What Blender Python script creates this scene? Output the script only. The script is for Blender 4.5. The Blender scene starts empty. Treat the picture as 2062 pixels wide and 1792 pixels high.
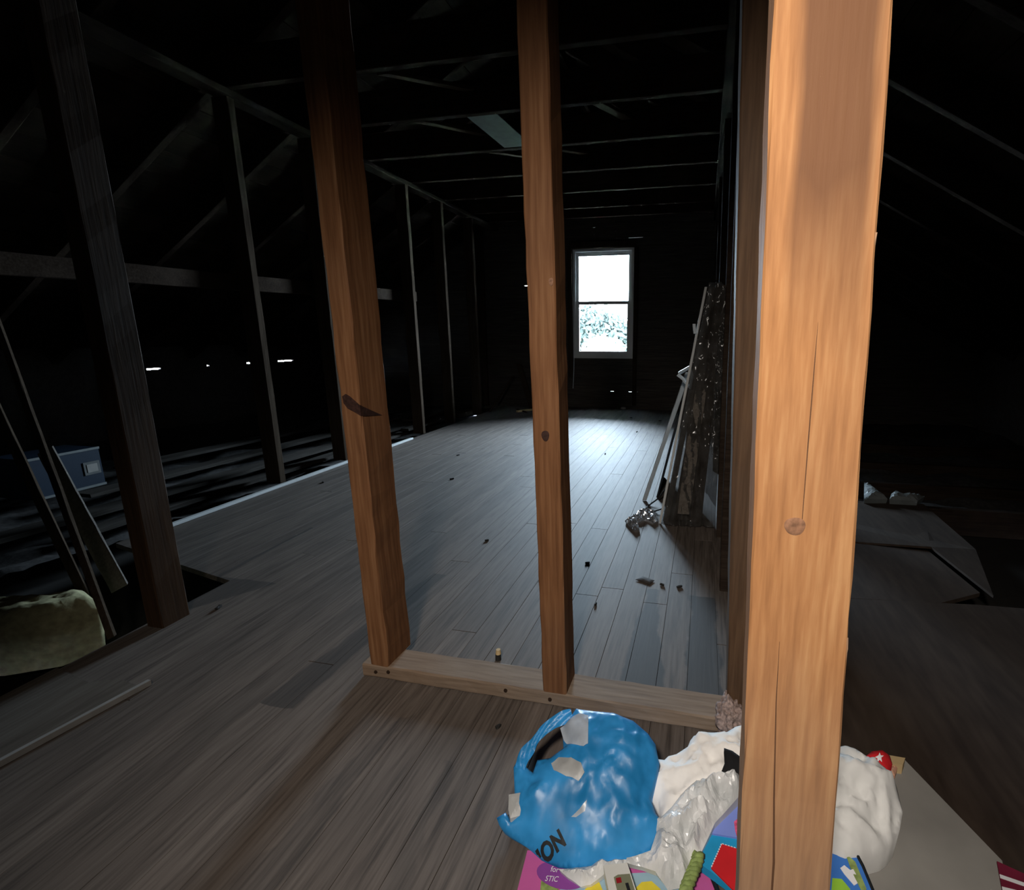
import bpy, bmesh, math, random
import numpy as np
from mathutils import Vector, Matrix, noise
from mathutils.geometry import delaunay_2d_cdt
R = math.radians
random.seed(7)
C = bpy.context.scene.collection
S = bpy.context.scene

# ---------------------------------------------------------------- camera, sky, lights, exposure
cam_data = bpy.data.cameras.new('camera')
cam_data.sensor_width = 36.0
cam_data.lens = 1008.0 / 2062.0 * 36.0
cam_data.shift_x = -(1194.0 - 1031.0) / 2062.0
cam_data.clip_start = 0.02
cam = bpy.data.objects.new('camera', cam_data)
C.objects.link(cam)
cam.location = (0, 0, 0.95)
cam.rotation_euler = (R(90 - 12.41), 0, R(12.33))
S.camera = cam

S.view_settings.view_transform = 'Standard'
S.view_settings.look = 'None'
S.view_settings.gamma = 1.0
S.view_settings.use_curve_mapping = False
S.view_settings.exposure = 0.0

w = bpy.data.worlds.new('overcast_sky')
S.world = w
w.use_nodes = True
bg = w.node_tree.nodes['Background']
bg.inputs['Color'].default_value = (0.68, 0.81, 1.0, 1)
bg.inputs['Strength'].default_value = 150.0

pd = bpy.data.lights.new('window_portal', 'AREA')
pd.shape = 'RECTANGLE'; pd.size = 0.74; pd.size_y = 1.30
pd.cycles.is_portal = True
po = bpy.data.objects.new('window_portal', pd); C.objects.link(po)
po.location = (-1.28, 6.56, 1.33); po.rotation_euler = (R(-90), 0, 0)

# the lamp of the stair landing behind the camera, shaded above
ld = bpy.data.lights.new('landing_lamp', 'SPOT')
ld.energy = 116.0; ld.color = (1.0, 0.91, 0.82)
ld.spot_size = R(88); ld.spot_blend = 1.0; ld.shadow_soft_size = 0.07
lo = bpy.data.objects.new('landing_lamp', ld); C.objects.link(lo)
lo.location = (-0.13, -0.45, 1.60)
az, el = R(-2), R(-42)
lo.rotation_euler = Vector((math.sin(az) * math.cos(el), math.cos(az) * math.cos(el), math.sin(el))).to_track_quat('-Z', 'Y').to_euler()

# ---------------------------------------------------------------- materials
def new_mat(name):
    m = bpy.data.materials.new(name); m.use_nodes = True
    nt = m.node_tree
    return m, nt, nt.nodes['Principled BSDF']

def plain(name, col, rough=0.7, metal=0.0, spec=0.3, vary=0.12, scale=18.0, bump=0.0, coat=0.0):
    m, nt, b = new_mat(name)
    tc = nt.nodes.new('ShaderNodeTexCoord')
    n = nt.nodes.new('ShaderNodeTexNoise'); n.inputs['Scale'].default_value = scale; n.inputs['Detail'].default_value = 5
    nt.links.new(tc.outputs['Object'], n.inputs['Vector'])
    r = nt.nodes.new('ShaderNodeValToRGB')
    r.color_ramp.elements[0].position = 0.3; r.color_ramp.elements[1].position = 0.7
    r.color_ramp.elements[0].color = tuple(c * (1 - vary) for c in col) + (1,)
    r.color_ramp.elements[1].color = tuple(min(1, c * (1 + vary)) for c in col) + (1,)
    nt.links.new(n.outputs['Fac'], r.inputs['Fac'])
    nt.links.new(r.outputs['Color'], b.inputs['Base Color'])
    b.inputs['Roughness'].default_value = rough
    b.inputs['Metallic'].default_value = metal
    b.inputs['Specular IOR Level'].default_value = spec
    if bump:
        bp = nt.nodes.new('ShaderNodeBump'); bp.inputs['Strength'].default_value = bump; bp.inputs['Distance'].default_value = 0.004
        nt.links.new(n.outputs['Fac'], bp.inputs['Height']); nt.links.new(bp.outputs['Normal'], b.inputs['Normal'])
    return m

def wood(name, c1, c2, c3, axis='z', rough=0.75, freq=26.0, stretch=14.0, grain=0.5, bump=0.25, dirt=0.0, dirtcol=(0.08, 0.06, 0.045), spec=0.2):
    """Sawn timber: streaks along one axis, soft growth bands, fine relief."""
    m, nt, b = new_mat(name)
    L = nt.links.new
    tc = nt.nodes.new('ShaderNodeTexCoord')
    oi = nt.nodes.new('ShaderNodeObjectInfo')
    sh = nt.nodes.new('ShaderNodeVectorMath'); sh.operation = 'MULTIPLY_ADD'
    sh.inputs[1].default_value = (1, 1, 1)
    rnd = nt.nodes.new('ShaderNodeCombineXYZ')
    mul = nt.nodes.new('ShaderNodeMath'); mul.operation = 'MULTIPLY'; mul.inputs[1].default_value = 9.0
    L(oi.outputs['Random'], mul.inputs[0])
    for i in range(3): L(mul.outputs[0], rnd.inputs[i])
    L(tc.outputs['Object'], sh.inputs[0]); L(rnd.outputs[0], sh.inputs[2])
    mp = nt.nodes.new('ShaderNodeMapping')
    sc = {'x': (freq / stretch, freq, freq), 'y': (freq, freq / stretch, freq), 'z': (freq, freq, freq / stretch)}[axis]
    mp.inputs['Scale'].default_value = sc
    L(sh.outputs[0], mp.inputs['Vector'])
    n1 = nt.nodes.new('ShaderNodeTexNoise'); n1.inputs['Scale'].default_value = 1.0; n1.inputs['Detail'].default_value = 7; n1.inputs['Roughness'].default_value = 0.62
    L(mp.outputs[0], n1.inputs['Vector'])
    mp2 = nt.nodes.new('ShaderNodeMapping'); mp2.inputs['Scale'].default_value = tuple(v * 4.0 for v in sc)
    L(sh.outputs[0], mp2.inputs['Vector'])
    n2 = nt.nodes.new('ShaderNodeTexNoise'); n2.inputs['Scale'].default_value = 1.0; n2.inputs['Detail'].default_value = 4
    L(mp2.outputs[0], n2.inputs['Vector'])
    mix = nt.nodes.new('ShaderNodeMix'); mix.data_type = 'FLOAT'; mix.inputs[0].default_value = grain
    L(n1.outputs['Fac'], mix.inputs[2]); L(n2.outputs['Fac'], mix.inputs[3])
    r = nt.nodes.new('ShaderNodeValToRGB')
    r.color_ramp.elements[0].position = 0.33; r.color_ramp.elements[0].color = c1 + (1,)
    r.color_ramp.elements[1].position = 0.68; r.color_ramp.elements[1].color = c3 + (1,)
    e = r.color_ramp.elements.new(0.5); e.color = c2 + (1,)
    L(mix.outputs[0], r.inputs['Fac'])
    col = r.outputs['Color']
    if dirt > 0:
        n3 = nt.nodes.new('ShaderNodeTexNoise'); n3.inputs['Scale'].default_value = 3.2; n3.inputs['Detail'].default_value = 6
        L(sh.outputs[0], n3.inputs['Vector'])
        mr = nt.nodes.new('ShaderNodeMapRange'); mr.inputs[1].default_value = 0.45; mr.inputs[2].default_value = 0.75; mr.inputs[3].default_value = 0.0; mr.inputs[4].default_value = dirt
        L(n3.outputs['Fac'], mr.inputs[0])
        mx = nt.nodes.new('ShaderNodeMix'); mx.data_type = 'RGBA'
        L(mr.outputs[0], mx.inputs[0]); L(col, mx.inputs[6]); mx.inputs[7].default_value = dirtcol + (1,)
        col = mx.outputs[2]
    L(col, b.inputs['Base Color'])
    b.inputs['Roughness'].default_value = rough
    b.inputs['Specular IOR Level'].default_value = spec
    bp = nt.nodes.new('ShaderNodeBump'); bp.inputs['Strength'].default_value = bump; bp.inputs['Distance'].default_value = 0.003
    L(mix.outputs[0], bp.inputs['Height']); L(bp.outputs['Normal'], b.inputs['Normal'])
    m_col[m.name] = col
    return m
m_col = {}

def add_stains(m, stains, stain_col):
    """Old spills on the boards: soft-cornered boxes in room coordinates with a wandering edge."""
    nt = m.node_tree; L = nt.links.new
    b = nt.nodes['Principled BSDF']
    geo = nt.nodes.new('ShaderNodeNewGeometry')
    nz = nt.nodes.new('ShaderNodeTexNoise'); nz.inputs['Scale'].default_value = 9.0; nz.inputs['Detail'].default_value = 4
    L(geo.outputs['Position'], nz.inputs['Vector'])
    off = nt.nodes.new('ShaderNodeVectorMath'); off.operation = 'SUBTRACT'; off.inputs[1].default_value = (0.5, 0.5, 0.5)
    L(nz.outputs['Color'], off.inputs[0])
    sc = nt.nodes.new('ShaderNodeVectorMath'); sc.operation = 'MULTIPLY'
    L(off.outputs[0], sc.inputs[0])
    prev = m_col[m.name]
    for (x0, y0, x1, y1, hw0, hw1, wander, amount) in stains:
        # tapered capsule from (x0,y0) half-width hw0 to (x1,y1) half-width hw1
        ad = nt.nodes.new('ShaderNodeVectorMath'); ad.operation = 'MULTIPLY_ADD'
        ad.inputs[1].default_value = (wander, wander, 0)
        L(off.outputs[0], ad.inputs[0]); L(geo.outputs['Position'], ad.inputs[2])
        sep = nt.nodes.new('ShaderNodeSeparateXYZ'); L(ad.outputs[0], sep.inputs[0])
        t = nt.nodes.new('ShaderNodeMapRange'); t.clamp = True
        t.inputs[1].default_value = y0; t.inputs[2].default_value = y1; t.inputs[3].default_value = 0; t.inputs[4].default_value = 1
        L(sep.outputs['Y'], t.inputs[0])
        cx = nt.nodes.new('ShaderNodeMapRange'); cx.inputs[1].default_value = 0; cx.inputs[2].default_value = 1; cx.inputs[3].default_value = x0; cx.inputs[4].default_value = x1
        L(t.outputs[0], cx.inputs[0])
        hw = nt.nodes.new('ShaderNodeMapRange'); hw.inputs[1].default_value = 0; hw.inputs[2].default_value = 1; hw.inputs[3].default_value = hw0; hw.inputs[4].default_value = hw1
        L(t.outputs[0], hw.inputs[0])
        d = nt.nodes.new('ShaderNodeMath'); d.operation = 'SUBTRACT'; L(sep.outputs['X'], d.inputs[0]); L(cx.outputs[0], d.inputs[1])
        a = nt.nodes.new('ShaderNodeMath'); a.operation = 'ABSOLUTE'; L(d.outputs[0], a.inputs[0])
        e = nt.nodes.new('ShaderNodeMath'); e.operation = 'SUBTRACT'; L(hw.outputs[0], e.inputs[0]); L(a.outputs[0], e.inputs[1])
        f = nt.nodes.new('ShaderNodeMapRange'); f.inputs[1].default_value = -0.003; f.inputs[2].default_value = 0.005; f.inputs[3].default_value = 0; f.inputs[4].default_value = amount
        L(e.outputs[0], f.inputs[0])
        # length limits
        g1 = nt.nodes.new('ShaderNodeMath'); g1.operation = 'GREATER_THAN'; L(sep.outputs['Y'], g1.inputs[0]); g1.inputs[1].default_value = y0
        g2 = nt.nodes.new('ShaderNodeMath'); g2.operation = 'LESS_THAN'; L(sep.outputs['Y'], g2.inputs[0]); g2.inputs[1].default_value = y1
        p1 = nt.nodes.new('ShaderNodeMath'); p1.operation = 'MULTIPLY'; L(g1.outputs[0], p1.inputs[0]); L(g2.outputs[0], p1.inputs[1])
        p2 = nt.nodes.new('ShaderNodeMath'); p2.operation = 'MULTIPLY'; L(p1.outputs[0], p2.inputs[0]); L(f.outputs[0], p2.inputs[1])
        mx = nt.nodes.new('ShaderNodeMix'); mx.data_type = 'RGBA'
        L(p2.outputs[0], mx.inputs[0]); L(prev, mx.inputs[6]); mx.inputs[7].default_value = stain_col + (1,)
        prev = mx.outputs[2]
    L(prev, b.inputs['Base Color'])

M = {}
M['post'] = wood('orange_pine', (0.1188, 0.0493, 0.0194), (0.1804, 0.0801, 0.0334), (0.2464, 0.1232, 0.0563), 'z', freq=30, stretch=22, dirt=0.35, dirtcol=(0.1056, 0.0528, 0.0299))
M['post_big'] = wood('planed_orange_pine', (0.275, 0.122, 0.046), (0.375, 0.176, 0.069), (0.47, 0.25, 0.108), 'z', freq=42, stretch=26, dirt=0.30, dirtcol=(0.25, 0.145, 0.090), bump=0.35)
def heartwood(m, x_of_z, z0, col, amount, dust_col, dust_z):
    """Heartwood streak high on the board, darkened further to paint in lamp falloff, and pale dust rubbed into its foot."""
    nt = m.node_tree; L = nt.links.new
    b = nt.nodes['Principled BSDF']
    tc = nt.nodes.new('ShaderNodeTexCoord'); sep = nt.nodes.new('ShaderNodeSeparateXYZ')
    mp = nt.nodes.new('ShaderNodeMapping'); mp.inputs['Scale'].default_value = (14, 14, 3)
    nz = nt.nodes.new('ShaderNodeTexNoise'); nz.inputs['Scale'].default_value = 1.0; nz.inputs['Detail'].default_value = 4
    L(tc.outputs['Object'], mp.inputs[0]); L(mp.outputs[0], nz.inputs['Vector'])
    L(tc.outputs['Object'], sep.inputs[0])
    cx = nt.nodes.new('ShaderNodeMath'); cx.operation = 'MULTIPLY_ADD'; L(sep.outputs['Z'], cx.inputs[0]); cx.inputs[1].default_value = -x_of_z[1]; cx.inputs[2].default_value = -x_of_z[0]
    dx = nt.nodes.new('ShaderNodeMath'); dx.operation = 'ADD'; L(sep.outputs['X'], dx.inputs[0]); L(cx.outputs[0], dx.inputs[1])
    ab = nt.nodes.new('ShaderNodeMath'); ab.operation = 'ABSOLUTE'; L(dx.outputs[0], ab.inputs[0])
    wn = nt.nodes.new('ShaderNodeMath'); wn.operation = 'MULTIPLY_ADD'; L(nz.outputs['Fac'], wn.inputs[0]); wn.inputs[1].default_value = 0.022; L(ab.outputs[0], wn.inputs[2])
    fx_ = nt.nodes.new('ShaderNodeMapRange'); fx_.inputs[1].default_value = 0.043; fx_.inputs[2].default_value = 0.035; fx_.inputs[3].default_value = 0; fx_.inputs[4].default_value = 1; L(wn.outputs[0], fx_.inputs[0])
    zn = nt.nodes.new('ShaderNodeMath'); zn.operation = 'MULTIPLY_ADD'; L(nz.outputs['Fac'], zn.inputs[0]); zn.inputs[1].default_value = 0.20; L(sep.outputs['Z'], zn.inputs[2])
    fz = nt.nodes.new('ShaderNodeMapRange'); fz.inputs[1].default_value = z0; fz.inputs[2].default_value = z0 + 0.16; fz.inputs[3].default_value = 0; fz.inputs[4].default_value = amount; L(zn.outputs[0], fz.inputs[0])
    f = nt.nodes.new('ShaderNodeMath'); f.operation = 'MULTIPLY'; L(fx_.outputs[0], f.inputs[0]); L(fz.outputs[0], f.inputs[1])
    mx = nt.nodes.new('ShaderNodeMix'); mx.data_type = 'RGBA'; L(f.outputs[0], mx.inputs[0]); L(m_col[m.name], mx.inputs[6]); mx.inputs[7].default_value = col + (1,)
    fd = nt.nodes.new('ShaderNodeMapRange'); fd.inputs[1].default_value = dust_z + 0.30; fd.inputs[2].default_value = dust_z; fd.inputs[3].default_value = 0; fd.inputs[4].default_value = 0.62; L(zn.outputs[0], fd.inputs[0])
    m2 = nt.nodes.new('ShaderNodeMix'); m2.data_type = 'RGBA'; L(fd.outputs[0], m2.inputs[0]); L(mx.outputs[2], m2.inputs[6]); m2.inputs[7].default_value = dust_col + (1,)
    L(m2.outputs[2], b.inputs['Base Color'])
heartwood(M['post_big'], (0.034, -0.0246), 1.02, (0.135, 0.062, 0.030), 0.92, (0.27, 0.195, 0.140), 0.48)  # real heartwood tone, deepened so the top of the post dims
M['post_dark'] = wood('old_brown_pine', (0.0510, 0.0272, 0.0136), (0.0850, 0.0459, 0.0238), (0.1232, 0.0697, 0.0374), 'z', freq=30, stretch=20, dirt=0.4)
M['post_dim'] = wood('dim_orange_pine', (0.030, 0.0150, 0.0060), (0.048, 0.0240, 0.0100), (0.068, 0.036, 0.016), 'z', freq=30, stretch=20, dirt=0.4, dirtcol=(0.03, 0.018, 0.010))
M['eave_plank'] = wood('grey_eave_plank', (0.034, 0.030, 0.027), (0.050, 0.045, 0.040), (0.068, 0.062, 0.056), 'y', freq=26, stretch=16, dirt=0.3, dirtcol=(0.02, 0.018, 0.016), rough=0.95, spec=0.05)
M['stud'] = wood('raw_grey_pine', (0.0310, 0.0215, 0.0150), (0.0475, 0.0340, 0.0240), (0.0650, 0.0490, 0.0350), 'z', freq=30, stretch=20, dirt=0.4, rough=0.95, spec=0.03)
M['plate'] = wood('dusty_plate_pine', (0.15, 0.112, 0.084), (0.21, 0.160, 0.118), (0.26, 0.205, 0.158), 'x', freq=30, stretch=16, dirt=0.3, dirtcol=(0.22, 0.11, 0.045))
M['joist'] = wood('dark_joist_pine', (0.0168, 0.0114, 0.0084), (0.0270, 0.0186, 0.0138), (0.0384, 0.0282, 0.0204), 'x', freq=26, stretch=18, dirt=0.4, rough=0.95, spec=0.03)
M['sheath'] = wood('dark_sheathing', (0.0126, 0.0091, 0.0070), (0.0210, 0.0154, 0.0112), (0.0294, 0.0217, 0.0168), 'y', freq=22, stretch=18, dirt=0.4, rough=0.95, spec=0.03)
M['wallb'] = wood('dark_wall_board', (0.045, 0.040, 0.036), (0.070, 0.062, 0.055), (0.10, 0.09, 0.08), 'x', freq=22, stretch=18, dirt=0.3, rough=0.95, spec=0.03)
M['loose'] = wood('grey_loose_board', (0.0715, 0.0605, 0.0495), (0.1045, 0.0891, 0.0743), (0.1375, 0.1210, 0.1018), 'y', freq=26, stretch=16, dirt=0.3)
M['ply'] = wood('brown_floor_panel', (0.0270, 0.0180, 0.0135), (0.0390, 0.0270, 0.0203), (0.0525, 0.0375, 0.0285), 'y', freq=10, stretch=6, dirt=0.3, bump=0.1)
FLOOR = []
for i, k in enumerate((0.86, 0.95, 1.0, 1.06, 1.14)):
    fm = wood('dusty_floorboard_%s' % 'abcde'[i], (0.048 * k, 0.037 * k, 0.030 * k), (0.103 * k, 0.082 * k, 0.068 * k), (0.140 * k, 0.115 * k, 0.097 * k), 'y', freq=34, stretch=20, rough=0.68, grain=0.45, bump=0.2, dirt=0.45, dirtcol=(0.062, 0.050, 0.042), spec=0.4)
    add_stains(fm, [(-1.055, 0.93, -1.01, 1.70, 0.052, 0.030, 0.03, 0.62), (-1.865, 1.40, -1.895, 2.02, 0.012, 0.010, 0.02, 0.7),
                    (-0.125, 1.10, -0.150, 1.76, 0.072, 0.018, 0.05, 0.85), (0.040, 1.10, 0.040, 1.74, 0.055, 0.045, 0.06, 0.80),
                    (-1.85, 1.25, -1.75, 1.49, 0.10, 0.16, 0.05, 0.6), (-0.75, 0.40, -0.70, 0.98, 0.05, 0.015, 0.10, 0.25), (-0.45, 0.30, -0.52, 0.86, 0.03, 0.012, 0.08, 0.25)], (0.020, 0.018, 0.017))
    FLOOR.append(fm)
M['dark'] = plain('dark_stuff', (0.02, 0.018, 0.016), 0.9)
M['knot'] = plain('dark_knot', (0.032, 0.013, 0.009), 0.7, scale=120, vary=0.5)
M['knot_pale'] = plain('brown_knot', (0.235, 0.120, 0.068), 0.7, scale=140, vary=0.5)
M['crack'] = plain('wood_crack', (0.10, 0.048, 0.024), 0.9)
M['nail'] = plain('rusty_nail', (0.05, 0.03, 0.02), 0.6, metal=0.6)
M['white_trim'] = plain('white_painted_trim', (0.5332, 0.5456, 0.5456), 0.4, vary=0.03)
M['window_white'] = plain('white_vinyl', (0.80, 0.82, 0.82), 0.4, vary=0.03)
M['insul'] = plain('grey_insulation', (0.0378, 0.0356, 0.0347), 1.0, vary=0.45, scale=30, bump=0.6)
M['batt'] = plain('yellow_batt', (0.3720, 0.3472, 0.1984), 1.0, vary=0.25, scale=45, bump=0.5)
M['tuft'] = plain('pink_insulation', (0.27, 0.20, 0.175), 1.0, vary=0.5, scale=140, bump=0.5)
M['dim_panel'] = plain('dim_grey_panel', (0.1100, 0.1155, 0.1155), 0.9)
M['mid_grey'] = plain('mid_grey_edge', (0.24, 0.23, 0.215), 0.8)
M['dull_film'] = plain('dull_grey_film', (0.1350, 0.1485, 0.1485), 0.5)
M['paper'] = plain('grey_paper', (0.52, 0.53, 0.52), 0.8, vary=0.06)
M['white_cloth'] = plain('white_cotton', (0.88, 0.855, 0.82), 0.85, vary=0.03, scale=40, bump=0.05)
M['white_bag'] = plain('white_bag_fabric', (0.72, 0.72, 0.70), 0.75, vary=0.04, scale=30)
M['black_cloth'] = plain('black_fabric', (0.008, 0.008, 0.009), 0.9)
M['red'] = plain('red_felt', (0.55, 0.012, 0.018), 0.85)
M['dark_red'] = plain('dark_red_felt', (0.26, 0.006, 0.012), 0.85)
M['cyan'] = plain('cyan_felt', (0.012, 0.29, 0.56), 0.8)
M['peri'] = plain('periwinkle_card', (0.20, 0.27, 0.68), 0.5, vary=0.04)
M['pinkred'] = plain('coral_print', (0.72, 0.10, 0.22), 0.6, scale=160, vary=0.5)
M['magenta'] = plain('magenta_card', (0.54, 0.110, 0.335), 0.5, vary=0.06)
M['purple'] = plain('purple_print', (0.25, 0.062, 0.31), 0.5)
M['green'] = plain('olive_green', (0.24, 0.32, 0.10), 0.7, vary=0.35, scale=90)
M['lblue'] = plain('pale_blue_print', (0.32, 0.48, 0.58), 0.5)
M['yellow'] = plain('yellow_print', (0.75, 0.62, 0.05), 0.5)
M['lime'] = plain('lime_print', (0.30, 0.58, 0.05), 0.5)
M['white_print'] = plain('white_print', (0.78, 0.78, 0.80), 0.6, vary=0.03)
M['black_print'] = plain('black_print', (0.012, 0.014, 0.016), 0.5)
M['gift_blue'] = plain('blue_gift_paper', (0.055, 0.19, 0.58), 0.35, vary=0.1)
M['olive_screen'] = plain('olive_plastic', (0.19, 0.20, 0.13), 0.35)
M['device'] = plain('off_white_plastic', (0.62, 0.62, 0.58), 0.5, vary=0.04)
M['cardboard'] = plain('grey_cardboard', (0.255, 0.245, 0.225), 0.9, vary=0.16, scale=6)
M['tan'] = plain('tan_wood', (0.52, 0.38, 0.20), 0.7)
M['skin_tan'] = plain('pale_pink_plaster', (0.60, 0.32, 0.22), 0.7)
M['teal_paper'] = plain('pale_teal_tissue', (0.50, 0.62, 0.60), 0.7)
M['rubber'] = plain('black_rubber', (0.0084, 0.0098, 0.0126), 0.5)
M['foil'] = plain('crinkled_foil', (0.78, 0.80, 0.84), 0.24, metal=0.9, vary=0.06, scale=60)
M['pale_strip'] = plain('pale_plastic_strip', (0.52, 0.58, 0.62), 0.5, vary=0.08)
M['box_blue'] = plain('dark_blue_box', (0.0053, 0.0149, 0.0314), 0.5)
M['bark'] = plain('tree_bark', (0.04, 0.03, 0.022), 0.9)

def plastic(name, col, trans=0.35, rough=0.25, alpha=0.0):
    m, nt, b = new_mat(name); L = nt.links.new
    out = nt.nodes['Material Output']
    b.inputs['Base Color'].default_value = col + (1,)
    b.inputs['Roughness'].default_value = rough
    b.inputs['Specular IOR Level'].default_value = 0.5
    tc = nt.nodes.new('ShaderNodeTexCoord')
    n = nt.nodes.new('ShaderNodeTexNoise'); n.inputs['Scale'].default_value = 14; n.inputs['Detail'].default_value = 3
    L(tc.outputs['Object'], n.inputs['Vector'])
    r = nt.nodes.new('ShaderNodeValToRGB')
    r.color_ramp.elements[0].position = 0.35; r.color_ramp.elements[1].position = 0.68
    r.color_ramp.elements[0].color = tuple(c * 0.72 for c in col) + (1,)
    r.color_ramp.elements[1].color = tuple(min(1, c * 1.2 + 0.02) for c in col) + (1,)
    L(n.outputs['Fac'], r.inputs['Fac']); L(r.outputs['Color'], b.inputs['Base Color'])
    t = nt.nodes.new('ShaderNodeBsdfTranslucent'); L(r.outputs['Color'], t.inputs['Color'])
    mx = nt.nodes.new('ShaderNodeMixShader'); mx.inputs[0].default_value = trans
    L(b.outputs[0], mx.inputs[1]); L(t.outputs[0], mx.inputs[2])
    last = mx.outputs[0]
    if alpha > 0:
        tr = nt.nodes.new('ShaderNodeBsdfTransparent')
        m2 = nt.nodes.new('ShaderNodeMixShader'); m2.inputs[0].default_value = alpha
        L(last, m2.inputs[1]); L(tr.outputs[0], m2.inputs[2]); last = m2.outputs[0]
    L(last, out.inputs['Surface'])
    return m
M['leaf_dark'] = plastic('painted_shade_leaf', (0.0124, 0.0211, 0.0161), 0.5, 0.9)  # very dark leaf colour, the foliage's shade is put into it
M['leaf_light'] = plastic('painted_sun_leaf', (0.62, 0.70, 0.58), 0.5, 0.8)  # near-white leaf colour, the sunlight on the bush is put into it
M['bag'] = plastic('blue_bag_film', (0.022, 0.285, 0.66), 0.15, 0.38)
M['white_film'] = plastic('white_plastic_film', (0.84, 0.87, 0.87), 0.15, 0.3)
M['packet'] = plastic('milky_packet_film', (0.52, 0.58, 0.64), 0.3, 0.3)
M['packet2'] = plastic('grey_packet_film', (0.50, 0.51, 0.50), 0.2, 0.4)
M['clear_wrap'] = plastic('smoky_wrap_film', (0.0525, 0.0490, 0.0448), 0.1, 0.17, alpha=0.60)

def glass():
    m, nt, b = new_mat('window_glass'); L = nt.links.new
    out = nt.nodes['Material Output']
    tr = nt.nodes.new('ShaderNodeBsdfTransparent'); tr.inputs['Color'].default_value = (0.93, 0.97, 0.96, 1)
    gl = nt.nodes.new('ShaderNodeBsdfGlossy'); gl.inputs['Roughness'].default_value = 0.02
    fr = nt.nodes.new('ShaderNodeFresnel'); fr.inputs['IOR'].default_value = 1.45
    mx = nt.nodes.new('ShaderNodeMixShader')
    L(fr.outputs[0], mx.inputs[0]); L(tr.outputs[0], mx.inputs[1]); L(gl.outputs[0], mx.inputs[2])
    L(mx.outputs[0], out.inputs['Surface'])
    return m
M['glass'] = glass()

# ---------------------------------------------------------------- helpers
def tag(o, label, cat, group=None):
    o['label'] = label; o['category'] = cat
    if group: o['group'] = group
    return o

def setpar(o, parent):
    if parent is not None:
        o.parent = parent
        pl = Vector((0, 0, 0)); q = parent
        while q is not None:
            pl += Vector(q['origin']); break
        o.matrix_parent_inverse = Matrix.Translation(-pl)

def mk(name, bm, mat, parent=None, origin=None, smooth=False, kind=None):
    """Link one mesh object; vertices are given in room coordinates, the origin moves to `origin`."""
    if origin is None:
        if bm.verts:
            xs = [v.co.x for v in bm.verts]; ys = [v.co.y for v in bm.verts]; zs = [v.co.z for v in bm.verts]
            origin = Vector(((min(xs) + max(xs)) / 2, (min(ys) + max(ys)) / 2, min(zs)))
        else: origin = Vector((0, 0, 0))
    origin = Vector(origin)
    bmesh.ops.translate(bm, verts=bm.verts, vec=-origin)
    bmesh.ops.recalc_face_normals(bm, faces=bm.faces)
    me = bpy.data.meshes.new(name)
    if smooth:
        for f in bm.faces: f.smooth = True
    bm.to_mesh(me); bm.free()
    mats = mat if isinstance(mat, (list, tuple)) else [mat]
    for m_ in mats: me.materials.append(m_)
    o = bpy.data.objects.new(name, me)
    C.objects.link(o)
    o.location = origin
    o['origin'] = tuple(origin)
    setpar(o, parent)
    if kind: o['kind'] = kind
    return o

def empty(name, loc, kind=None, parent=None):
    o = bpy.data.objects.new(name, None); C.objects.link(o)
    o.location = loc; o['origin'] = tuple(loc); o.empty_display_size = 0.1
    setpar(o, parent)
    if kind: o['kind'] = kind
    return o

def box(bm, x0, y0, z0, x1, y1, z1):
    vs = [bm.verts.new((x, y, z)) for z in (z0, z1) for (x, y) in ((x0, y0), (x1, y0), (x1, y1), (x0, y1))]
    for f in ((0, 3, 2, 1), (4, 5, 6, 7), (0, 1, 5, 4), (1, 2, 6, 5), (2, 3, 7, 6), (3, 0, 4, 7)):
        bm.faces.new([vs[i] for i in f])
    return bm

def beam(p0, p1, wv, dv, bev=0.003, n=1, jit=0.0, bm=None, seed=0):
    """Sawn timber from p0 to p1 (centre line); wv, dv = full width and depth vectors; eased arrises, slightly uneven edges."""
    bm = bm or bmesh.new()
    p0 = Vector(p0); p1 = Vector(p1); wv = Vector(wv); dv = Vector(dv)
    wl, dl = wv.length, dv.length; wu, du = wv / wl, dv / dl
    rng = random.Random(seed)
    bev = min(bev, wl * 0.2, dl * 0.2)
    prof = []
    for sx, sy in ((-1, -1), (1, -1), (1, 1), (-1, 1)):
        a = (sx * (wl / 2 - bev), sy * dl / 2); b_ = (sx * wl / 2, sy * (dl / 2 - bev))
        prof += [a, b_] if sx * sy < 0 else [b_, a]
    # order round the section
    prof.sort(key=lambda q: math.atan2(q[1] / dl, q[0] / wl))
    rings = []
    for i in range(n + 1):
        c = p0.lerp(p1, i / n)
        ring = []
        for k, (a, b_) in enumerate(prof):
            ja = rng.uniform(-jit, jit); jb = rng.uniform(-jit, jit) * 0.5
            ring.append(bm.verts.new(c + wu * (a + ja) + du * (b_ + jb)))
        rings.append(ring)
    K = len(prof)
    for i in range(n):
        for k in range(K):
            bm.faces.new((rings[i][k], rings[i][(k + 1) % K], rings[i + 1][(k + 1) % K], rings[i + 1][k]))
    bm.faces.new(list(reversed(rings[0]))); bm.faces.new(rings[-1])
    return bm

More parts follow.
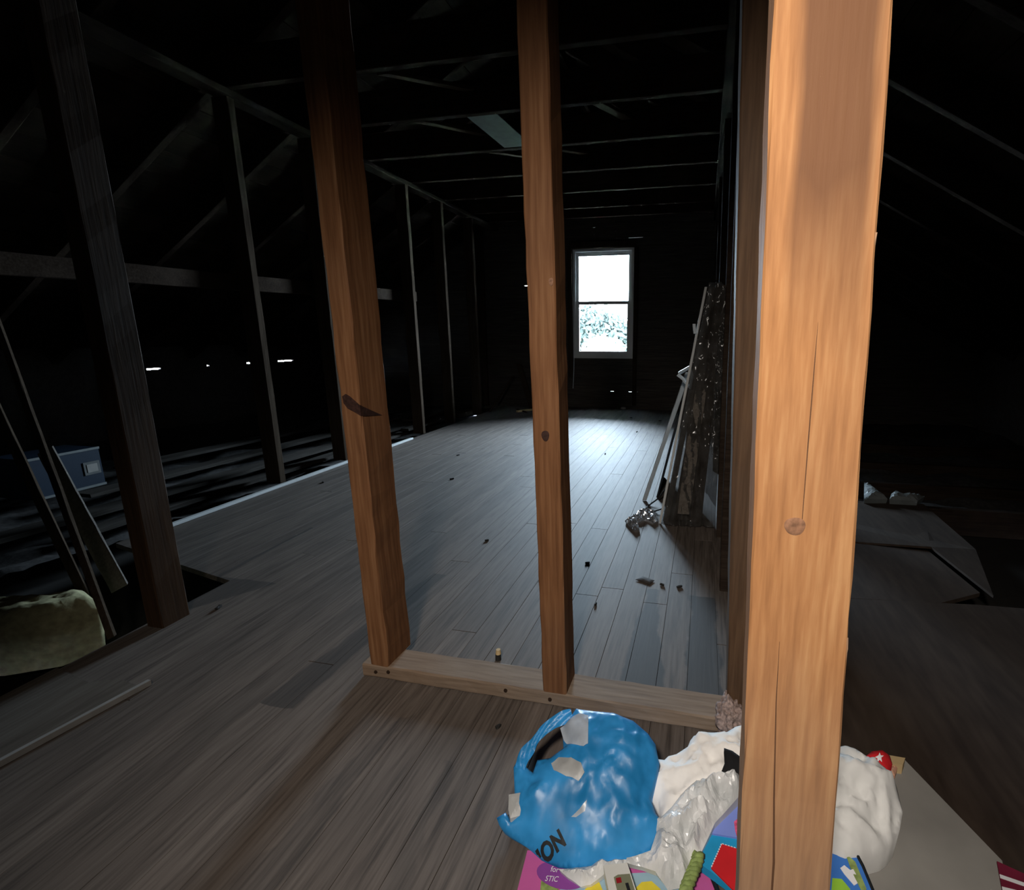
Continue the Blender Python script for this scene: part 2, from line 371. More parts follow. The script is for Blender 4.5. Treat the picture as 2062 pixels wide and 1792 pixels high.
def tube(pts, r, n=8, bm=None, taper=None):
    bm = bm or bmesh.new()
    pts = [Vector(p) for p in pts]
    rings = []
    up = Vector((0.13, 0.27, 0.95)).normalized()
    for i, p in enumerate(pts):
        t = (pts[min(i + 1, len(pts) - 1)] - pts[max(i - 1, 0)]).normalized()
        a = t.cross(up).normalized(); b_ = t.cross(a).normalized()
        rr = r if taper is None else r * taper[i]
        rings.append([bm.verts.new(p + (a * math.cos(2 * math.pi * k / n) + b_ * math.sin(2 * math.pi * k / n)) * rr) for k in range(n)])
    for i in range(len(rings) - 1):
        for k in range(n):
            bm.faces.new((rings[i][k], rings[i][(k + 1) % n], rings[i + 1][(k + 1) % n], rings[i + 1][k]))
    bm.faces.new(list(reversed(rings[0]))); bm.faces.new(rings[-1])
    return bm

def inside(p, poly):
    x, y = p; c = False; j = len(poly) - 1
    for i in range(len(poly)):
        if (poly[i][1] > y) != (poly[j][1] > y) and x < (poly[j][0] - poly[i][0]) * (y - poly[i][1]) / (poly[j][1] - poly[i][1]) + poly[i][0]: c = not c
        j = i
    return c

def edge_dist(P, poly):
    """Distances of many points to a polygon's outline (numpy)."""
    P = np.asarray(P, float); A = np.asarray(poly, float); B = np.roll(A, -1, 0)
    d = np.full(len(P), 1e9)
    for a, b_ in zip(A, B):
        ab = b_ - a; t = np.clip(((P - a) @ ab) / max(ab @ ab, 1e-12), 0, 1)
        d = np.minimum(d, np.hypot(*(P - (a + t[:, None] * ab)).T))
    return d

def crease(u, v, freq, seed):
    """Crinkle: ridged folds at three sizes."""
    h = 0.0; a = 1.0; f = freq
    for k in range(3):
        q = Vector((u * f + seed * 3.1, v * f - seed * 1.7, seed + k * 5.3))
        wv = noise.noise(q * 0.6 + Vector((7, 3, 1))) * 0.6
        h += a * (0.5 - abs(noise.noise(q + Vector((wv, -wv, wv)))) * 1.6)
        a *= 0.5; f *= 2.15
    return h

def refine(outline, res):
    out = []
    for i in range(len(outline)):
        a = Vector(outline[i]); b_ = Vector(outline[(i + 1) % len(outline)])
        n = max(1, int((a - b_).length / res))
        for k in range(n): out.append(a.lerp(b_, k / n))
    return out

def tri_fill(outline2, res, seed=0, jitter=0.35):
    rng = random.Random(seed)
    o2 = [Vector((p[0], p[1])) for p in outline2]
    xs = [p.x for p in o2]; ys = [p.y for p in o2]
    pts = []
    y = min(ys)
    while y < max(ys):
        x = min(xs)
        while x < max(xs):
            p = (x + rng.uniform(-jitter, jitter) * res, y + rng.uniform(-jitter, jitter) * res)
            if inside(p, o2): pts.append(p)
            x += res
        y += res
    if pts:
        d = edge_dist(pts, [tuple(p) for p in o2])
        pts = [p for p, dd in zip(pts, d) if dd > res * 0.5]
    vs = o2 + [Vector(p) for p in pts]
    n = len(o2)
    r = delaunay_2d_cdt(vs, [(i, (i + 1) % n) for i in range(n)], [], 1, 1e-6)
    return r[0], r[2]

class Sheet:
    """A crumpled piece: outline on a sloping plane, raised towards the middle, creased, with a skirt down."""
    def __init__(s, outline, bulge=0.02, radius=0.06, amp=0.006, freq=20.0, seed=1, shift=0.0, flat=None):
        s.o3 = outline
        A = np.array([(1, p[0], p[1]) for p in outline]); z = np.array([p[2] for p in outline])
        s.c = np.linalg.lstsq(A, z, rcond=None)[0]
        s.poly = [(p[0], p[1]) for p in outline]
        s.bulge, s.radius, s.amp, s.freq, s.seed, s.shift = bulge, radius, amp, freq, seed, shift
        s.flat = flat
    def heights(s, P):
        P = np.asarray(P, float)
        d = edge_dist(P, s.poly)
        ins = np.array([inside(tuple(p), s.poly) for p in P])
        d = np.where(ins, d, 0.0)
        z = s.c[0] + P @ s.c[1:] + s.shift
        t = np.clip(d / s.radius, 0, 1)
        z = z + s.bulge * (1 - (1 - t) ** 2)
        wgt = np.clip(d / 0.012, 0.12, 1)
        cr = np.array([crease(p[0], p[1], s.freq, s.seed) for p in P])
        if s.flat is not None:
            r_ = np.hypot(P[:, 0] - s.flat[0], P[:, 1] - s.flat[1]) / s.flat[2]
            wgt = wgt * np.clip(r_ * 1.6 - 0.6, 0.04, 1)
        return z + s.amp * cr * wgt
    def build(s, name, mat, res=0.006, floor=None, parent=None, smooth=False, thick=0.0015, origin=None):
        ol = refine([(p[0], p[1], 0) for p in s.o3], res)
        V2, F = tri_fill([(p.x, p.y) for p in ol], res, s.seed)
        Z = s.heights([(v.x, v.y) for v in V2])
        bm = bmesh.new()
        top = [bm.verts.new((v.x, v.y, float(h))) for v, h in zip(V2, Z)]
        for f in F:
            try: bm.faces.new([top[i] for i in f])
            except ValueError: pass
        be = [e for e in bm.edges if e.is_boundary]
        ext = bmesh.ops.extrude_edge_only(bm, edges=be)
        cx = sum(p[0] for p in s.poly) / len(s.poly); cy = sum(p[1] for p in s.poly) / len(s.poly)
        for v in [g for g in ext['geom'] if isinstance(g, bmesh.types.BMVert)]:
            if floor is None:
                v.co.z -= thick
            else:
                fz = floor(v.co.x, v.co.y) if callable(floor) else floor
                v.co.z = min(v.co.z - 0.0005, fz)
                v.co.x += (cx - v.co.x) * 0.06; v.co.y += (cy - v.co.y) * 0.06
        return mk(name, bm, mat, parent, origin, smooth)
    def decal(s, name, outline, mat, off=0.002, res=0.005, parent=None, smooth=True):
        ol = refine([(p[0], p[1], 0) for p in outline], res)
        V2, F = tri_fill([(p.x, p.y) for p in ol], res, s.seed + 3)
        Z = s.heights([(v.x, v.y) for v in V2]) + off
        bm = bmesh.new()
        top = [bm.verts.new((v.x, v.y, float(h))) for v, h in zip(V2, Z)]
        for f in F: bm.faces.new([top[i] for i in f])
        return mk(name, bm, mat, parent, None, smooth)

def slab(name, outline, thick, mat, parent=None, kind=None, bev=0.0):
    """Flat piece: polygon (room coordinates) with thickness downwards."""
    bm = bmesh.new()
    t = [bm.verts.new(p) for p in outline]
    b_ = [bm.verts.new((p[0], p[1], p[2] - thick)) for p in outline]
    n = len(t)
    bm.faces.new(t); bm.faces.new(list(reversed(b_)))
    for i in range(n): bm.faces.new((t[i], b_[i], b_[(i + 1) % n], t[(i + 1) % n]))
    return mk(name, bm, mat, parent, kind=kind)

def text_mesh(body, u0, uvec, vvec, height_fn, width, heightv, bold=0.0):
    """Lettering as a flat mesh: local text coordinates scaled to 0..1 and laid out with two floor vectors."""
    cu = bpy.data.curves.new('lettering', 'FONT'); cu.body = body; cu.size = 1.0; cu.offset = bold; cu.resolution_u = 3
    to = bpy.data.objects.new('lettering', cu); C.objects.link(to)
    dg = bpy.context.evaluated_depsgraph_get()
    me = bpy.data.meshes.new_from_object(to.evaluated_get(dg))
    bpy.data.objects.remove(to); bpy.data.curves.remove(cu)
    bm = bmesh.new(); bm.from_mesh(me); bpy.data.meshes.remove(me)
    bmesh.ops.triangulate(bm, faces=bm.faces)
    for _ in range(2):
        bmesh.ops.subdivide_edges(bm, edges=[e for e in bm.edges if e.calc_length() > 0.12], cuts=1, use_grid_fill=False)
        bmesh.ops.triangulate(bm, faces=bm.faces)
    xs = [v.co.x for v in bm.verts]; ys = [v.co.y for v in bm.verts]
    x0, x1, y0, y1 = min(xs), max(xs), min(ys), max(ys)
    P = []
    for v in bm.verts:
        u = (v.co.x - x0) / (x1 - x0); q = (v.co.y - y0) / (y1 - y0)
        P.append((u0[0] + uvec[0] * u + vvec[0] * q, u0[1] + uvec[1] * u + vvec[1] * q))
    Z = height_fn(P)
    for v, p, z in zip(bm.verts, P, Z): v.co = (p[0], p[1], float(z))
    return bm

def knot(name, c, nrm, r, mat, parent, sx=1.0):
    """A round knot, a hair proud of the sawn face."""
    bm = bmesh.new(); nrm = Vector(nrm).normalized()
    a = nrm.cross(Vector((0, 0, 1))).normalized(); b_ = Vector((0, 0, 1))
    c = Vector(c); N = 26
    def ringv(k_, h_, ph): return [bm.verts.new(c + nrm * h_ + (a * math.cos(t) * sx + b_ * math.sin(t)) * r * k_ * (1 + 0.06 * math.sin(3 * t + ph))) for t in [2 * math.pi * k / N for k in range(N)]]
    r0, r1, r2 = ringv(1.0, 0.0001, 0.4), ringv(0.72, 0.0004, 0.9), ringv(0.35, 0.0005, 1.3)
    top = bm.verts.new(c + nrm * 0.0004)
    for k in range(N):
        q = (k + 1) % N
        bm.faces.new((r0[k], r0[q], r1[q], r1[k])); bm.faces.new((r1[k], r1[q], r2[q], r2[k])); bm.faces.new((r2[k], r2[q], top))
    return mk(name, bm, mat, parent, smooth=True)

# ---------------------------------------------------------------- room shell
RX, RZ, PITCH = -1.28, 3.42, 0.60
def zroof(x): return RZ - PITCH * abs(x - RX)
YB, YF = -2.2, 6.468
XLE, XRE = -5.6, 3.04

# main floorboards, one object each
fl = empty('floor', (RX, 2, 0), 'structure')
rng = random.Random(3)
PW = 0.0852
x = -2.645
i = 0
while x < 0.118:
    near = x > -1.80
    ylo = -2.15 if near else (1.50 + 0.19 * (-1.66 - x) if x < -1.66 else 1.43)
    if not near: ylo = 1.44 + 0.22 * (-1.66 - x)
    ys = [ylo]
    y = ylo + rng.uniform(0.8, 2.6)
    while y < YF - 0.6:
        ys.append(y); y += rng.uniform(1.6, 3.2)
    ys.append(YF - 0.001)
    for a, b_ in zip(ys[:-1], ys[1:]):
        bm = bmesh.new()
        g = rng.uniform(0.0004, 0.0012)
        dz = rng.uniform(-0.0006, 0.0)
        beam((x + PW / 2, a + 0.0015, -0.011 + dz), (x + PW / 2, b_ - 0.0015, -0.011 + dz), (PW - g, 0, 0), (0, 0, 0.022), 0.0005, 1, bm=bm)
        if x < -1.66 and a < 1.8:
            for v in bm.verts:
                if v.co.y < a + 0.01: v.co.y -= 0.22 * (v.co.x - x)
        tone = rng.choice((0, 1, 1, 1, 2, 2, 2, 2, 3, 3, 3, 4))
        if -0.97 < x + PW / 2 < -0.885: tone = 4
        mk('floor_board', bm, FLOOR[tone], fl)
    x += PW
    i += 1
# brown panels laid right of the post line
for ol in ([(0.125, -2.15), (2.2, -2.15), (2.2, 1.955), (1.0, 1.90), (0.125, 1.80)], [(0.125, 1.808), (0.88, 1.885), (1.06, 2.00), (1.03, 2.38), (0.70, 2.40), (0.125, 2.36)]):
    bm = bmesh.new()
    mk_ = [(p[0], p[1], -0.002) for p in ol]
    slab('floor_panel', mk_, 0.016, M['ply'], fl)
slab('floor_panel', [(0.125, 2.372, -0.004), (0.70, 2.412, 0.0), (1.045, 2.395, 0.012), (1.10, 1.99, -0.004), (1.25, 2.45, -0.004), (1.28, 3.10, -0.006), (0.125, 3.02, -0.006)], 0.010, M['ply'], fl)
bm = bmesh.new(); box(bm, XLE - 0.1, YB - 0.1, -0.20, XRE + 0.1, YF + 0.1, -0.165)
mk('floor_lath', bm, M['dark'], fl)

# roof: sheathing boards under a solid deck, both slopes
ce = empty('ceiling', (RX, 2, RZ), 'structure')
for sgn, xe in ((-1, XLE - 0.15), (1, XRE + 0.15)):
    nrm = Vector((sgn * PITCH, 0, 1)).normalized()
    along = Vector((sgn, 0, -PITCH)).normalized()
    L = abs(xe - RX) * math.sqrt(1 + PITCH ** 2)
    bw = 0.196; k = 0
    proto = None
    while k * bw < L:
        c = Vector((RX, 0, RZ)) + along * (k * bw + bw / 2) + nrm * 0.011
        bm = bmesh.new()
        if proto is None:
            beam(c + Vector((0, YB - 0.05, 0)), c + Vector((0, YF + 0.05, 0)), along * (bw - 0.003), nrm * 0.022, 0.001, 1, bm=bm)
            proto = mk('sheathing_board', bm, M['sheath'], ce); c0 = c.copy(); o0 = Vector(proto['origin'])
        else:
            bm.free()
            o = proto.copy(); C.objects.link(o)
            o.location = o0 + (c - c0); o['origin'] = tuple(o.location)
        k += 1
    bm = bmesh.new()
    e0 = Vector((RX, 0, RZ)) + nrm * 0.024; e1 = e0 + along * (L + 0.2)
    m0 = (e0 + e1) / 2 + nrm * 0.02
    beam(m0 + Vector((0, YB - 0.05, 0)), m0 + Vector((0, YF + 0.05, 0)), along * (e1 - e0).length, nrm * 0.036, 0.001, 1, bm=bm)
    mk('roof_deck', bm, M['dark'], ce)
bm = bmesh.new(); box(bm, RX - 0.08, YB - 0.05, RZ + 0.02, RX + 0.08, YF + 0.05, RZ + 0.10); mk('ridge_cap', bm, M['dark'], ce)

# far gable wall of horizontal boards, daylight in some joints
wf = empty('wall_far', (RX, YF, 0), 'structure')
WX0, WX1, WZ0, WZ1 = -1.672, -0.893, 0.652, 1.995
bz = [-0.16, 0.068, 0.228, 0.388, 0.548, WZ0, 0.81, 0.97, 1.13, 1.29, 1.43, 1.576, 1.735, 1.88, WZ1, 2.11, 2.246, 2.42, 2.60, 2.78, 2.96, 3.14, 3.32, 3.47]
slits = [(-2.3, -2.02, 1.735, 0.006), (-2.33, -2.02, 1.576, 0.0044), (-1.185, -1.13, 0.228, 0.0044), (-0.945, -0.895, 0.228, 0.005), (-0.865, -0.8, 0.228, 0.0022), (-0.97, -0.79, 2.11, 0.0033), (-1.13, -1.06, 2.11, 0.0022), (-1.42, -1.38, 2.246, 0.0033), (-0.6, -0.585, 0.388, 0.0055), (-0.535, -0.52, 0.548, 0.0039)]
def far_board(x0, x1, z0, z1):
    top = [(x0, z1)]
    for (a, b_, z, h) in sorted(slits):
        if abs(z - z1) < 1e-4 and a > x0 and b_ < x1:
            top += [(a, z1), (a + 0.01, z1 - h), (b_ - 0.01, z1 - h * 0.8), (b_, z1)]
    top += [(x1, z1)]
    bm = bmesh.new()
    poly = [(x0, z0)] + top + [(x1, z0)]
    f = [bm.verts.new((p[0], YF, p[1])) for p in poly]; b2 = [bm.verts.new((p[0], YF + 0.02, p[1])) for p in poly]
    bm.faces.new(f); bm.faces.new(list(reversed(b2)))
    for i in range(len(f)): bm.faces.new((f[i], b2[i], b2[(i + 1) % len(f)], f[(i + 1) % len(f)]))
    mk('wall_board', bm, M['wallb'], wf)
for z0, z1 in zip(bz[:-1], bz[1:]):
    hw = min((RZ + 0.06 - z0) / PITCH, 4.5)
    if hw < 0.1: continue
    if z0 >= WZ0 - 1e-6 and z1 <= WZ1 + 1e-6:
        far_board(RX - hw, WX0, z0, z1); far_board(WX1, RX + hw, z0, z1)
    else: far_board(RX - hw, RX + hw, z0, z1)

bm = bmesh.new(); box(bm, XLE - 0.2, YB - 0.05, -0.16, XRE + 0.2, YB, 3.48); mk('wall_back', bm, M['wallb'], kind='structure')
bm = bmesh.new(); box(bm, XRE, YB, -0.16, XRE + 0.03, YF, zroof(XRE) + 0.02); mk('wall_right', bm, M['wallb'], kind='structure')
wl = empty('wall_left', (XLE, 2, 0), 'structure')
bm = bmesh.new(); box(bm, XLE - 0.03, YB, -0.16, XLE, YF, 0.594); mk('wall_board', bm, M['wallb'], wl)
bm = bmesh.new(); box(bm, XLE - 0.03, YB, 0.610, XLE, YF, zroof(XLE) + 0.02); mk('wall_board', bm, M['wallb'], wl)
gaps = [(4.10, 4.24), (4.755, 4.785), (5.28, 5.44), (5.76, 6.02)]
y = YB
for a, b_ in gaps + [(YF, YF)]:
    bm = bmesh.new(); box(bm, XLE - 0.03, y, 0.594, XLE, a, 0.610); mk('wall_board', bm, M['wallb'], wl); y = b_

# window with two sashes
wi = empty('window_1', (RX, YF, WZ0), 'structure')
def ring(name, x0, x1, z0, z1, t, tb, tt, y0, y1, mat, parent):
    bm = bmesh.new()
    box(bm, x0, y0, z0, x0 + t, y1, z1); box(bm, x1 - t, y0, z0, x1, y1, z1)
    box(bm, x0 + t, y0, z0, x1 - t, y1, z0 + tb); box(bm, x0 + t, y0, z1 - tt, x1 - t, y1, z1)
    return mk(name, bm, mat, parent)
ring('window_frame', WX0, WX1, WZ0, WZ1, 0.030, 0.030, 0.030, YF - 0.012, YF + 0.046, M['window_white'], wi)
us = ring('upper_sash', WX0 + 0.030, WX1 - 0.030, 1.335, WZ1 - 0.030, 0.040, 0.035, 0.050, YF + 0.022, YF + 0.042, M['window_white'], wi)
ls = ring('lower_sash', WX0 + 0.030, WX1 - 0.030, WZ0 + 0.030, 1.368, 0.048, 0.060, 0.042, YF - 0.002, YF + 0.020, M['window_white'], wi)
bm = bmesh.new(); box(bm, WX0 + 0.068, YF + 0.030, 1.365, WX1 - 0.068, YF + 0.034, WZ1 - 0.078); mk('pane', bm, M['glass'], us)
bm = bmesh.new(); box(bm, WX0 + 0.076, YF + 0.007, WZ0 + 0.088, WX1 - 0.076, YF + 0.011, 1.328); mk('pane', bm, M['glass'], ls)
for xx in (RX - 0.16, RX + 0.16):
    bm = bmesh.new(); box(bm, xx - 0.025, YF - 0.008, 1.352, xx + 0.025, YF + 0.004, 1.366); mk('sash_lock', bm, M['window_white'], ls)
bm = bmesh.new(); beam((WX0 - 0.02, YF - 0.02, WZ1 + 0.045), (WX1 + 0.02, YF - 0.02, WZ1 + 0.040), (0, 0, 0.08), (0, 0.036, 0), 0.004, 6, 0.002, bm=bm); mk('trim_1', bm, M['stud'], kind='structure')
bm = bmesh.new(); beam((WX0 - 0.035, YF - 0.02, 0.40), (WX0 - 0.035, YF - 0.02, WZ1), (0.06, 0, 0), (0, 0.036, 0), 0.004, 8, 0.002, bm=bm); mk('trim_2', bm, M['stud'], kind='structure')
bm = bmesh.new(); beam((WX1 + 0.03, YF - 0.02, 0.05), (WX1 + 0.03, YF - 0.02, WZ1), (0.05, 0, 0), (0, 0.036, 0), 0.004, 8, 0.002, bm=bm); mk('trim_3', bm, M['joist'], kind='structure')

# ---------------------------------------------------------------- outside the window
def tree(name, c, rad, n, leaf, mat, seed, label, zbase=-3.2, trunk_r=0.16, shell=0.55):
    rng = random.Random(seed)
    root = empty(name, (c[0], c[1], zbase))
    bm = bmesh.new()
    lobes = []
    for k in range(9):
        d = Vector((rng.gauss(0, 1), rng.gauss(0, 1), rng.gauss(0, 1))).normalized()
        lobes.append((Vector((c[0] + d.x * rad[0] * 0.5, c[1] + d.y * rad[1] * 0.5, c[2] + d.z * rad[2] * 0.5)), rng.uniform(0.42, 0.62)))
    for k in range(n):
        lc, lr = rng.choice(lobes)
        d = Vector((rng.gauss(0, 1), rng.gauss(0, 1), rng.gauss(0, 1))).normalized()
        q = lr * rng.uniform(shell, 1.0)
        p = lc + Vector((d.x * rad[0], d.y * rad[1], d.z * rad[2])) * q
        u = Vector((rng.gauss(0, 1), rng.gauss(0, 1), rng.gauss(0, 1))).normalized()
        v = u.cross(d).normalized() if abs(u.dot(d)) < 0.95 else u.orthogonal().normalized()
        s_ = leaf * rng.uniform(0.6, 1.3)
        vs = [bm.verts.new(p + a) for a in (-u * s_, v * s_ * 0.45, u * s_, -v * s_ * 0.45)]
        bm.faces.new(vs)
    mk('foliage', bm, mat, root, kind='stuff')
    bm = tube([(c[0], c[1], zbase), (c[0] + 0.1, c[1], (zbase + c[2]) / 2), (c[0] - 0.05, c[1], c[2] + rad[2] * 0.5)], trunk_r, 8, taper=[1, 0.8, 0.4])
    mk('trunk', bm, M['bark'], root)
    return tag(root, label, 'tree')
tree('leafy_tree', (-3.6, 15.5, 0.55), (2.4, 1.6, 1.25), 9000, 0.12, M['leaf_dark'], 5, 'shaded blue green tree behind the sunlit bush, seen through the window')
tree('leafy_tree', (-1.3, 19.0, 0.35), (2.4, 1.5, 1.2), 6000, 0.14, M['leaf_dark'], 9, 'shaded tree standing furthest off at the right of the window view')
tree('round_bush', (-2.18, 11.2, 0.02), (0.60, 0.6, 1.15), 5200, 0.075, M['leaf_light'], 12, 'pale bright bush low in the lower window sash', trunk_r=0.08)
tree('thin_tree', (-3.45, 13.2, 2.15), (0.5, 0.4, 0.5), 110, 0.06, M['leaf_dark'], 21, 'sparse leafy twigs at the left of the upper window pane', trunk_r=0.025)
bm = bmesh.new(); box(bm, -40, YF + 0.5, -3.4, 40, 60, -3.2); mk('ground_outside', bm, M['leaf_light'], kind='structure')

# ---------------------------------------------------------------- posts and framing near the camera
ZP = 0.040
root = empty('bottom_plate', (-0.38, 1.12, 0))
tag(root, 'dusty wooden bottom plate on the floor under the front posts', 'timber')
plate = mk('plank', beam((-0.906, 1.128, ZP / 2 + 0.0005), (0.125, 1.128, ZP / 2 + 0.0005), (0, 0.088, 0), (0, 0, ZP), 0.004, 26, 0.0014, seed=4), M['plate'], root)
for (nx, nz) in ((-0.865, 0.020), (-0.825, 0.026), (-0.475, 0.026), (-0.352, 0.020), (0.075, 0.020)):
    bm = bmesh.new(); bmesh.ops.create_cone(bm, cap_ends=True, segments=10, radius1=0.0055, radius2=0.0045, depth=0.004, matrix=Matrix.Translation((nx, 1.0835, nz)) @ Matrix.Rotation(R(90), 4, 'X'))
    mk('nail', bm, M['nail'], plate)

def post(name, label, xl0, xl1, wdt, y0, y1, dep, z0, z1, mat, group=None, n=26, jit=0.0012, seed=1, cat='post', bev=0.003):
    """xl0/xl1: left face at z0/z1; y0/y1: front face at z0/z1."""
    root = empty(name, (xl0 + wdt / 2, y0 + dep / 2, z0))
    tag(root, label, cat, group)
    o = mk('shaft', beam((xl0 + wdt / 2, y0 + dep / 2, z0), (xl1 + wdt / 2, y1 + dep / 2, z1), (wdt, 0, 0), (0, dep, 0), bev, n, jit, seed=seed), mat, root)
    return root, o

HT = 2.255
# tall post nearest the camera, right
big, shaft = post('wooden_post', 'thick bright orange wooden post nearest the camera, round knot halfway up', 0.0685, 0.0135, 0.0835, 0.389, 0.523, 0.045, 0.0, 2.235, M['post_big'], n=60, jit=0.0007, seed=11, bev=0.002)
def fy(z): return 0.389 + (0.523 - 0.389) * z / 2.235
def fx(z): return 0.0685 - 0.055 * z / 2.235
zk = 0.788
knot('knot', (fx(zk) + 0.0345, fy(zk) - 0.0003, zk), (0, -1, 0), 0.0086, M['knot_pale'], shaft)
bm = bmesh.new()
cr = [(0.0300, 0.36), (0.0312, 0.45), (0.0285, 0.52), (0.0262, 0.62), (0.0265, 0.68)]
wds = [0.0016, 0.0022, 0.0016, 0.0010, 0.0003]
for a in range(len(cr) - 1):
    q = []
    for (cx_, cz), ww in ((cr[a], wds[a]), (cr[a + 1], wds[a + 1])):
        q += [(fx(cz) + cx_ - ww / 2, fy(cz) - 0.0006, cz), (fx(cz) + cx_ + ww / 2, fy(cz) - 0.0006, cz)]
    vs = [bm.verts.new(p) for p in q]; bm.faces.new((vs[0], vs[1], vs[3], vs[2]))
mk('crack', bm, M['crack'], shaft)
bm = bmesh.new()
cr = [(0.0400, 0.79), (0.0415, 0.86), (0.0432, 0.93), (0.0440, 0.96)]; wds = [0.0006, 0.0010, 0.0008, 0.0002]
for a in range(len(cr) - 1):
    q = []
    for (cx_, cz), ww in ((cr[a], wds[a]), (cr[a + 1], wds[a + 1])):
        q += [(fx(cz) + cx_ - ww / 2, fy(cz) - 0.0005, cz), (fx(cz) + cx_ + ww / 2, fy(cz) - 0.0005, cz)]
    vs = [bm.verts.new(p) for p in q]; bm.faces.new((vs[0], vs[1], vs[3], vs[2]))
mk('crack', bm, M['crack'], shaft)
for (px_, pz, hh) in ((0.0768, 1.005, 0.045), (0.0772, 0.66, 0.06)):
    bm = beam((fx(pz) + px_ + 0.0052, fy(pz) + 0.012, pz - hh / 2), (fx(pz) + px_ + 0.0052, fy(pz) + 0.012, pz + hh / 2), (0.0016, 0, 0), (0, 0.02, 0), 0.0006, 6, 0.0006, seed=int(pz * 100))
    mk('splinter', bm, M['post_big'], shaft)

mid, shaft = post('wooden_post', 'slim orange wooden post on the plate, standing just left of the window', -0.371, -0.402, 0.064, 1.086, 1.086, 0.086, ZP, HT, M['post'], n=40, jit=0.0012, seed=12)
knot('knot', (-0.381 + 0.031, 1.0855, 0.722), (0, -1, 0), 0.0125, M['knot'], shaft, sx=0.75)
knot('knot', (-0.385 + 0.055, 1.0855, 1.062), (0, -1, 0), 0.0085, M['knot_pale'], shaft, sx=0.6)

lft, shaft = post('wooden_post', 'orange wooden post at the left end of the plate, dark slanting hole in it', -0.880, -0.897, 0.056, 1.086, 1.086, 0.112, ZP, HT, M['post'], n=40, jit=0.0022, seed=13)
# slanting dark hole across the inner corner of the post
bm = bmesh.new()
fr_ = [(-0.878, 0.800), (-0.868, 0.806), (-0.856, 0.800), (-0.8297, 0.778), (-0.8297, 0.752), (-0.848, 0.762), (-0.866, 0.770), (-0.876, 0.783)]
vs = [bm.verts.new((px_, 1.0838, pz_)) for px_, pz_ in fr_]; bk_ = [bm.verts.new((px_, 1.0895, pz_)) for px_, pz_ in fr_]
bm.faces.new(vs); bm.faces.new(list(reversed(bk_)))
for k in range(len(vs)): bm.faces.new((vs[k], bk_[k], bk_[(k + 1) % len(vs)], vs[(k + 1) % len(vs)]))
rs_ = [(1.086, 0.778), (1.112, 0.766), (1.165, 0.742), (1.112, 0.748), (1.086, 0.752)]
vs = [bm.verts.new((-0.8278, py_, pz_)) for py_, pz_ in rs_]; bm.faces.new(vs)
mk('knot_hole', bm, M['knot'], shaft)

dk, shaft = post('wooden_post', 'dark brown wooden post at the right end of the plate, behind the nearest post', 0.094, 0.012, 0.062, 1.086, 1.086, 0.086, ZP, HT, M['post_dark'], n=30, jit=0.001, seed=14)
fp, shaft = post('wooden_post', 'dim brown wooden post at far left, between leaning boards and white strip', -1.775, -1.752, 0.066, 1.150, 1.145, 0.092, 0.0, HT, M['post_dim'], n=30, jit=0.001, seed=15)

# right wall line: further studs, edge on
for k, (yy, lab) in enumerate(((1.80, 'dark stud next behind the brown post at the right end of the plate'), (2.33, 'dark stud at the near side of the plastic wrapped boards'), (3.55, 'dark stud just beyond the plastic wrapped boards'), (4.75, 'dark stud on the right wall line, second from the gable'), (5.9, 'dark stud on the right wall line, closest to the gable'))):
    post('timber_stud', lab, 0.098, 0.060, 0.085, yy, yy, 0.046, 0.0, HT, M['joist'], n=14, jit=0.001, seed=20 + k, cat='stud')

# left wall line studs
stud_specs = [(2.640, 'left wall stud nearest the camera along the white strip'), (3.262, 'left wall stud at the middle of the white strip, left of the front post'),
              (3.82, 'left wall stud hidden behind the front left post'), (4.362, 'left wall stud at the far end of the white strip'), (4.978, 'left wall stud two before the leaning sticks, thin lit edge'),
              (5.690, 'left wall stud with the brightest lit edge, just before the leaning sticks')]
for k, (yy, lab) in enumerate(stud_specs):
    xr = (-2.672, -2.672, -2.66, -2.660, -2.655, -2.664)[k]
    if k == 2: continue
    post('timber_stud', lab, xr - 0.108, xr - 0.108, 0.108, yy, yy, 0.046, 0.0, HT, M['stud'], n=20, jit=0.0014, seed=40 + k, cat='stud')
post('timber_stud', 'faint stud against the dark gable wall, left of the window', -2.98, -2.96, 0.10, 6.395, 6.395, 0.05, 0.0, HT, M['joist'], n=14, jit=0.001, seed=48, cat='stud')
o = mk('top_plate', beam((-2.705, 1.0, HT + 0.018), (-2.705, YF - 0.01, HT + 0.018), (0.10, 0, 0), (0, 0, 0.036), 0.003, 20, 0.001), M['sheath']); tag(o, 'dark timber laid along the heads of the left wall studs', 'timber')
o = mk('top_plate', beam((0.085, 0.30, HT + 0.018), (0.085, YF - 0.01, HT + 0.018), (0.10, 0, 0), (0, 0, 0.036), 0.003, 20, 0.001), M['sheath']); tag(o, 'dark timber laid along the heads of the right wall posts', 'timber')
o = mk('top_plate', beam((-1.80, 1.13, HT + 0.018), (0.03, 1.13, HT + 0.018), (0, 0.09, 0), (0, 0, 0.036), 0.003, 12, 0.001), M['sheath']); tag(o, 'dark timber across the heads of the orange posts', 'timber')
o = mk('horizontal_rail', beam((-2.797, 1.25, 1.225), (-2.797, 4.62, 1.315), (0, 0, 0.092), (0.038, 0, 0), 0.003, 20, 0.0016), M['joist']); tag(o, 'grey wooden rail nailed level across the left wall studs', 'rail')

